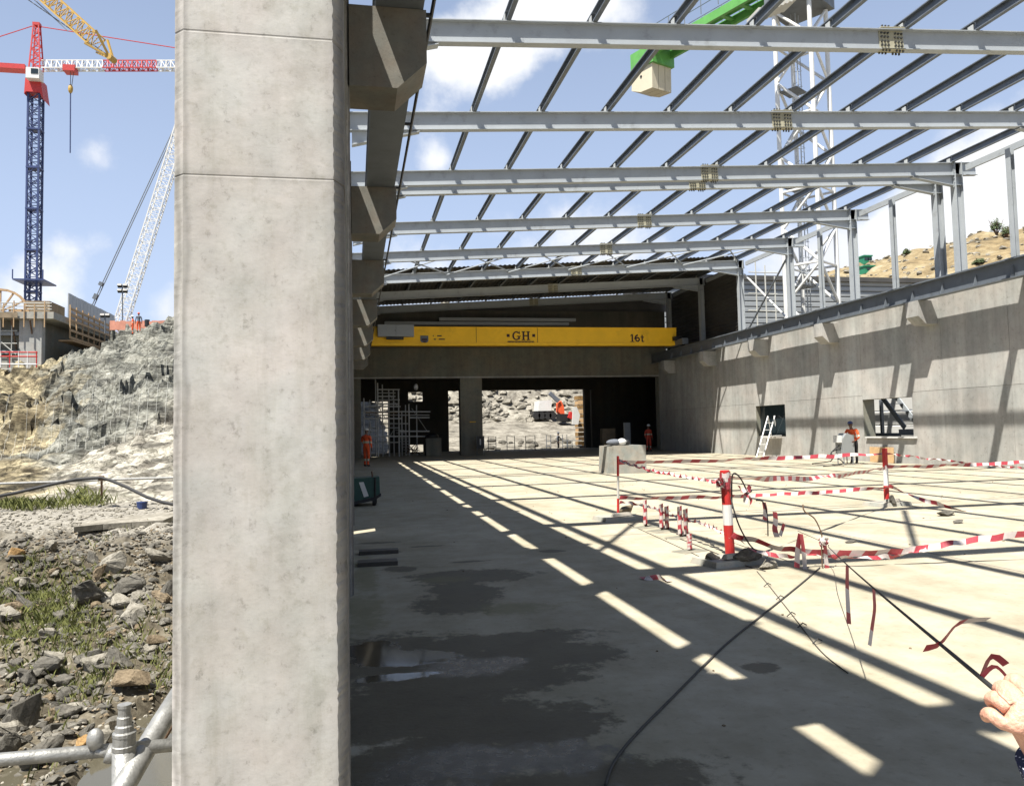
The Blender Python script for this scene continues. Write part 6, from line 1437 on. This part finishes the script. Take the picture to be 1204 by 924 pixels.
# brown formwork block and arch
b = MB(); b.box(Bq(22, 360).x, Bq(52, 360).x, YB + 1.5, YB + 6, zs_ + .71, Bq(30, 351).z); b.build('formwork_block', 'brown', ub)
b = MB(); c = Bq(10, 374); 
for k in range(12):
    a0, a1 = math.pi * k / 12, math.pi * (k + 1) / 12; R1_ = 2.6
    b.beam((c.x - .6 + R1_ * math.cos(a0), YB - .5, zs_ + .72 + R1_ * .92 * math.sin(a0)), (c.x - .6 + R1_ * math.cos(a1), YB - .5, zs_ + .72 + R1_ * .92 * math.sin(a1)), .3, .22)
for a0 in (30, 60, 90, 120, 150): b.beam((c.x - .6, YB - .5, zs_ + .8), (c.x - .6 + 2.5 * math.cos(rad(a0)), YB - .5, zs_ + .8 + 2.3 * math.sin(rad(a0))), .18, .14)
b.build('formwork_arch', 'wood', ub)
# grey shutter panels along the receding side with timber walkway below
xs2 = xr + 1.3
ya_, yb2 = 94.0, 111.0
for k in range(14):
    y0 = ya_ + (yb2 - ya_) * k / 14; b = MB(); zt3 = zs_ + 3.6; b.box(xs2, xs2 + .12, y0, y0 + (yb2 - ya_) / 14 - .06, zs_ + .75, zt3 - .02 * (k % 3)); b.build('formwork_panel', 'siding', ub)
for k in range(10): b = MB(); y0 = ya_ - 2 + 2.0 * k; b.beam((xs2 + .9, y0, zs_ - 1.6), (xs2 + .9, y0, zs_ + 2.0), .12, .12); b.build('timber_post', 'wood', ub)
for zz2 in (-1.5, -.7, .4, 1.0, 1.6): b = MB(); b.beam((xs2 + .9, ya_ - 2, zs_ + zz2), (xs2 + .9, yb2 - 1, zs_ + zz2), .10, .26); b.build('timber_rail', 'wood', ub)
b = MB(); b.box(xs2 - .2, xs2 + 1.2, ya_ - 2, yb2, zs_ - 1.9, zs_ - 1.75); b.build('walkway', 'wood', ub)
# red railing in front
t = thing('safety_railing', 'red and white safety railing in front of the unfinished building', 'railing', Bq(20, 428, 70))
for k in range(7): px = -20 + 10.5 * k; b = MB(); b.tube([Bq(px, 432, 70), Bq(px, 413, 70)], .05, 5); b.build('post', 'red' if k in (3, 6) else 'white', t)
for py, m in ((414, 'red'), (419, 'red'), (428, 'white')): b = MB(); b.tube([Bq(-25, py, 70), Bq(44, py + .4, 70)], .06, 5); b.build('rail', m, t)
# orange net and drilling rig on the crest
t = thing('mesh_fence', 'orange plastic mesh fence along the crest of the rock slope', 'fence', L_(150, 384, 88))
for k in range(9): px = 129 + 6.2 * k; b = MB(); b.box(L_(px, 380, 88).x, L_(px + 6.1, 380, 88).x, 88, 88.03, L_(px, 388, 88).z, L_(px, 377 + (k % 2), 88).z); b.build('net_panel', 'orangenet', t)
t = thing('drill_rig', 'orange drilling rig with two dark exhausts on the rock crest', 'drill rig', L_(190, 386, 86))
b = MB(); b.box(L_(172, 384, 86).x, L_(212, 384, 86).x, 86, 87.6, L_(190, 387, 86).z, L_(190, 383, 86).z); b.build('chassis', 'orangenet', t)
for px in (173, 200): b = MB(); b.tube([L_(px, 384, 86), L_(px, 376, 86)], .25, 8); b.build('exhaust', 'black', t)
b = MB(); b.beam(L_(176, 380, 86), L_(212, 377.5, 86), .4, .3); b.build('drill_boom', 'orangenet', t)
# netting pinned on the rock
b = MB()
def net_line(x0, y0, x1, y1, n=26):
    pts = []
    for i in range(n + 1): x, y = x0 + (x1 - x0) * i / n, y0 + (y1 - y0) * i / n; pts.append((x, y, rockface(x, y) + .10))
    b.tube(pts, .006, 4, caps=False)
for k in range(30): net_line(-7.4 - .44 * k, 38 + .15 * k, -11.0 - .62 * k, 62 + .1 * k, 60)
tag(b.build('rock_netting', 'netting', org=(-12, 45, 4)), 'pale wire netting pinned over the grey rock slope', 'netting')

# ================================================================== RIGHT: WHITE TOWER CRANE, SIDING, HILL
tx, ty = 25.0, 40.0
t = thing('tower_crane', 'white lattice tower crane with green counter jib behind the right wall', 'tower crane', (tx, ty, 4))
rz = rad(33); rx = Vector((math.cos(rz), math.sin(rz), 0)); ry = Vector((-math.sin(rz), math.cos(rz), 0)); hw = 1.03
cs = [rx * a + ry * b_ for a, b_ in ((-hw, -hw), (hw, -hw), (hw, hw), (-hw, hw))]; base = Vector((tx, ty, 0))
zA, zB = 2.0, 25.0
for c in cs: b = MB(); b.tube([base + c + Vector((0, 0, zA)), base + c + Vector((0, 0, zB))], .125, 8); b.build('mast_chord', 'white', t)
b = MB(); n = 11; hh = (zB - zA) / n
for i in range(n):
    z0 = zA + hh * i
    for j in range(4):
        c, d = cs[j], cs[(j + 1) % 4]
        if (i + j) % 2: c, d = d, c
        b.tube([base + c + Vector((0, 0, z0)), base + d + Vector((0, 0, z0 + hh))], .08, 6)
        if i % 2 == 0: b.tube([base + c + Vector((0, 0, z0)), base + d + Vector((0, 0, z0))], .07, 6)
tag(b.build('mast_lacing', 'white', t), kind='stuff')
b = MB(); lc = base + rx * .25 + ry * .3
for sx_ in (-.2, .2): b.tube([lc + rx * sx_ + Vector((0, 0, zA)), lc + rx * sx_ + Vector((0, 0, zB))], .025, 5)
for k in range(int((zB - zA) / .3)): b.tube([lc - rx * .2 + Vector((0, 0, zA + .3 * k)), lc + rx * .2 + Vector((0, 0, zA + .3 * k))], .014, 4)
for k in range(int((zB - zA) / .9)):
    z0 = zA + .9 * k; pr = [lc + rx * .36 * math.cos(a) + ry * .36 * math.sin(a) + Vector((0, 0, z0)) for a in (0, .6, 1.2, 1.9, 2.5, 3.14)]; b.tube(pr, .018, 4)
for a in (.6, 1.57, 2.5): q = lc + rx * .36 * math.cos(a) + ry * .36 * math.sin(a); b.tube([q + Vector((0, 0, zA)), q + Vector((0, 0, zB))], .012, 4)
tag(b.build('caged_ladder', 'steel', t), kind='stuff')
for z0 in (9.2, 14.8, 20.3): b = MB(); b.prof([(-.95, -.1), (.3, -.1), (.3, .95), (-.95, .95)], base + Vector((0, 0, z0)), base + Vector((0, 0, z0 + .05)), rx, ry); b.build('rest_platform', 'steel_dk', t)
# top works
zt4 = 25.3; b = MB(); b.prof([(-1.4, -1.4), (1.4, -1.4), (1.4, 1.4), (-1.4, 1.4)], base + Vector((0, 0, zB + .05)), base + Vector((0, 0, zB + 1.1)), rx, ry); b.build('slewing_ring', 'steel_dk', t)
cj = (atY(755, 70, 52) - base); cj.z = 0; cd = cj.normalized(); cr_ = Vector((-cd.y, cd.x, 0))
zj = atY(800, 33, 46.5).z
p_in, p_out = base + Vector((0, 0, zj)), Vector((atY(764, 60, 51.0).x, 51.0, zj))
b = MB()
for s_ in (-.75, .75): b.beam(p_in + cr_ * s_, p_out + cr_ * s_, .22, .55)
for k in range(8): q = p_in.lerp(p_out, (k + .5) / 8); b.beam(q - cr_ * .6, q + cr_ * .6, .3, .12)
b.beam(p_in + Vector((0, 0, .35)), p_out + Vector((0, 0, .35)), 1.15, .04)
b.build('counter_jib', 'green', t)
b = MB()
for s_ in (-.95, .95):
    for k in range(7): q = p_in.lerp(p_out, .3 + .7 * k / 6) + cr_ * s_; b.tube([q + Vector((0, 0, .45)), q + Vector((0, 0, 1.6))], .03, 5)
    for hh2 in (1.0, 1.6): b.tube([p_in.lerp(p_out, .3) + cr_ * s_ + Vector((0, 0, hh2)), p_out + cr_ * s_ + Vector((0, 0, hh2))], .025, 5)
b.build('jib_railing', 'steel_dk', t)
b = MB(); b.beam(p_out - cd * 1.3 + Vector((0, 0, -.2)), p_out + cd * .9 + Vector((0, 0, -.2)), 2.0, 1.3); b.build('ballast_frame', 'green', t)
pq = [(-1.1, .3), (.9, .3), (1.0, -1.2), (.1, -1.6), (-1.05, -1.7)]
for s_ in (-.8, .0, .8):
    b = MB(); b.prof(pq, p_out + cr_ * (s_ * .75 - .28) + Vector((0, 0, -.85)), p_out + cr_ * (s_ * .75 + .28) + Vector((0, 0, -.85)), cd, (0, 0, 1)); b.build('ballast_block', 'ballast', t)
b = MB(); 
for zz2 in (-1.1, -1.7): q = p_out + cr_ * .89 * (1 if cr_.y < 0 else -1) + Vector((0, 0, zz2 + .3)); b.tube([q - cr_ * .03, q + cr_ * .03], .09, 8)
b.build('ballast_hole', 'black', t)
b = MB(); c = atY(908, 12, 38.2)
for k in range(9): a0 = c + Vector((-1.05 + .26 * k, -.6, -.45 + .12 * k)); b.beam(a0, a0 + Vector((.1, 1.5, .1)), .16, .35)
b.build('cab_underside', 'dirty_white', t)
b = MB(); b.tube([p_in.lerp(p_out, .95) + Vector((0, 0, .5)), base + Vector((0, 0, zj + 8))], .04, 5); b.build('pendant', 'steel_dk', t)
b = MB(); lattice(b, base + Vector((0, 0, zj + 1.0)), base - cd * 26 + Vector((0, 0, zj + 16)), 1.6, 1.6, 16, .2, .1); b.build('jib', 'green', t)
# ribbed shed
t = thing('metal_shed', 'long grey metal shed with horizontal ribs behind the right wall', 'shed', (34, 56, 4))
x0, x1 = 22.8, atY(1106, 326, 56).x; zt5 = atY(930, 328, 56).z
k = 0; z0 = 6.4
while z0 < zt5 - .3:
    b = MB(); b.prof([(0, 0), (.10, .06), (.10, .34), (0, .42)], (x0, 56, z0), (x1, 56, z0), (0, -1, 0), (0, 0, 1)); b.build('siding_strip', 'siding', t); z0 += .425; k += 1
b = MB(); b.box(x0 - .2, x1 + .3, 55.6, 70, zt5 - .2, zt5 + .15); b.build('roof', 'roofing', t)
b = MB(); b.box(x0, x1, 56.01, 69, 6.32, zt5 - .22); b.build('wall', 'siding', t)
# tubes in front of the shed
t = thing('scaffold_tower', 'light scaffold poles standing before the ribbed shed', 'scaffold', (24.5, 44, 4))
for px, top in ((890, 306), (901, 312), (912, 325)): b = MB(); c = atY(px, 360, 44); b.tube([(c.x, 44, 2), (c.x, 44, atY(px, top, 44).z)], .045, 6); b.build('standard', 'netting', t)
for py in (320, 345, 365): b = MB(); b.tube([atY(880, py, 44), atY(914, py + 1, 44)], .035, 6); b.build('ledger', 'netting', t)
# cabins and bushes on the hill
def on_hill(px, py):
    y = 60.0
    while y < 290:
        r = atY(px, py, y)
        if r.x > 30 and r.z <= hill_z(r.x, r.y): return r
        y += 1
    return r
for px, py, w, h, lb in [(1021, 303, 9, 7, 'upper green site cabin on the hillside beyond the shed'), (1026, 314, 18, 6, 'lower longer green site cabin on the hillside beyond the shed')]:
    p = on_hill(px, py + 6); s = p.y / F * 1.25
    t = thing('site_cabin', lb, 'cabin', (p.x, p.y, p.z)); b = MB(); b.box(p.x - w * s / 2, p.x + w * s / 2, p.y, p.y + 3, p.z - .3, p.z + h * s); b.build('cabin_body', 'tealbox', t)
    b = MB(); b.box(p.x - w * s / 2 - .15, p.x + w * s / 2 + .15, p.y - .15, p.y + 3.1, p.z + h * s + .002, p.z + h * s + .25); b.build('roof', 'tealbox', t)
    for k in range(2): b = MB(); xx = p.x + (k - .5) * w * s * .45; b.box(xx - .5, xx + .5, p.y - .05, p.y - .002, p.z + h * s * .4, p.z + h * s * .75); b.build('window', 'glass', t)
def bush(label, px, py, wpx, hpx):
    p = on_hill(px, py); s = p.y / F * 1.3; t = thing('bush', label, 'bush', (p.x, p.y, p.z), 'bushes on the hill crest')
    b = MB()
    for k in range(7): a = rr.uniform(0, 6.3); b.tube([p, p + Vector((math.cos(a) * wpx * s * .2, math.sin(a) * wpx * s * .2, hpx * s * .4)), p + Vector((math.cos(a) * wpx * s * .42, math.sin(a) * wpx * s * .3, hpx * s * rr.uniform(.6, .95)))], [.12, .07, .03], 5)
    b.build('stem', 'rust', t)
    b = MB()
    for k in range(1400):
        cl = rr.Random if False else None
        a = rr.uniform(0, 6.3); el = rr.uniform(-.2, 1.5); rad_ = rr.uniform(.35, 1.0); lob = .72 + .28 * math.sin(3 * a + px) * math.cos(2.2 * el)
        c = p + Vector((math.cos(a) * math.cos(el) * wpx * s * .55 * rad_ * lob, math.sin(a) * math.cos(el) * wpx * s * .5 * rad_ * lob, hpx * s * (.35 + .62 * math.sin(el) * rad_ * lob)))
        u = Vector((rr.gauss(0, 1), rr.gauss(0, 1), rr.gauss(0, 1))).normalized() * s * .9; v = u.orthogonal().normalized() * s * .5; k0 = len(b.v)
        b.v += [c - u, c + v, c + u, c - v]; b.q(k0, k0 + 1, k0 + 2, k0 + 3)
    b.build('foliage', 'leafy', t)
for a in [('tall dark bush on the hill crest left of the last post', 1172, 277, 18, 20), ('spiky bush on the hill crest close to the last post', 1184, 280, 16, 14), ('small round bush on the hill crest near the thin post', 1066, 301, 9, 8), ('small bush on the crest beside the double columns', 1103, 292, 10, 10), ('low bush on the bare hillside under the crest', 1152, 312, 18, 8)]: bush(*a)
scatter('boulders', [(lambda x, y: (x, y, hill_z(x, y)))(rr.uniform(60, 150), rr.uniform(90, 180)) for _ in range(1500)], .55, 'rock_pale')
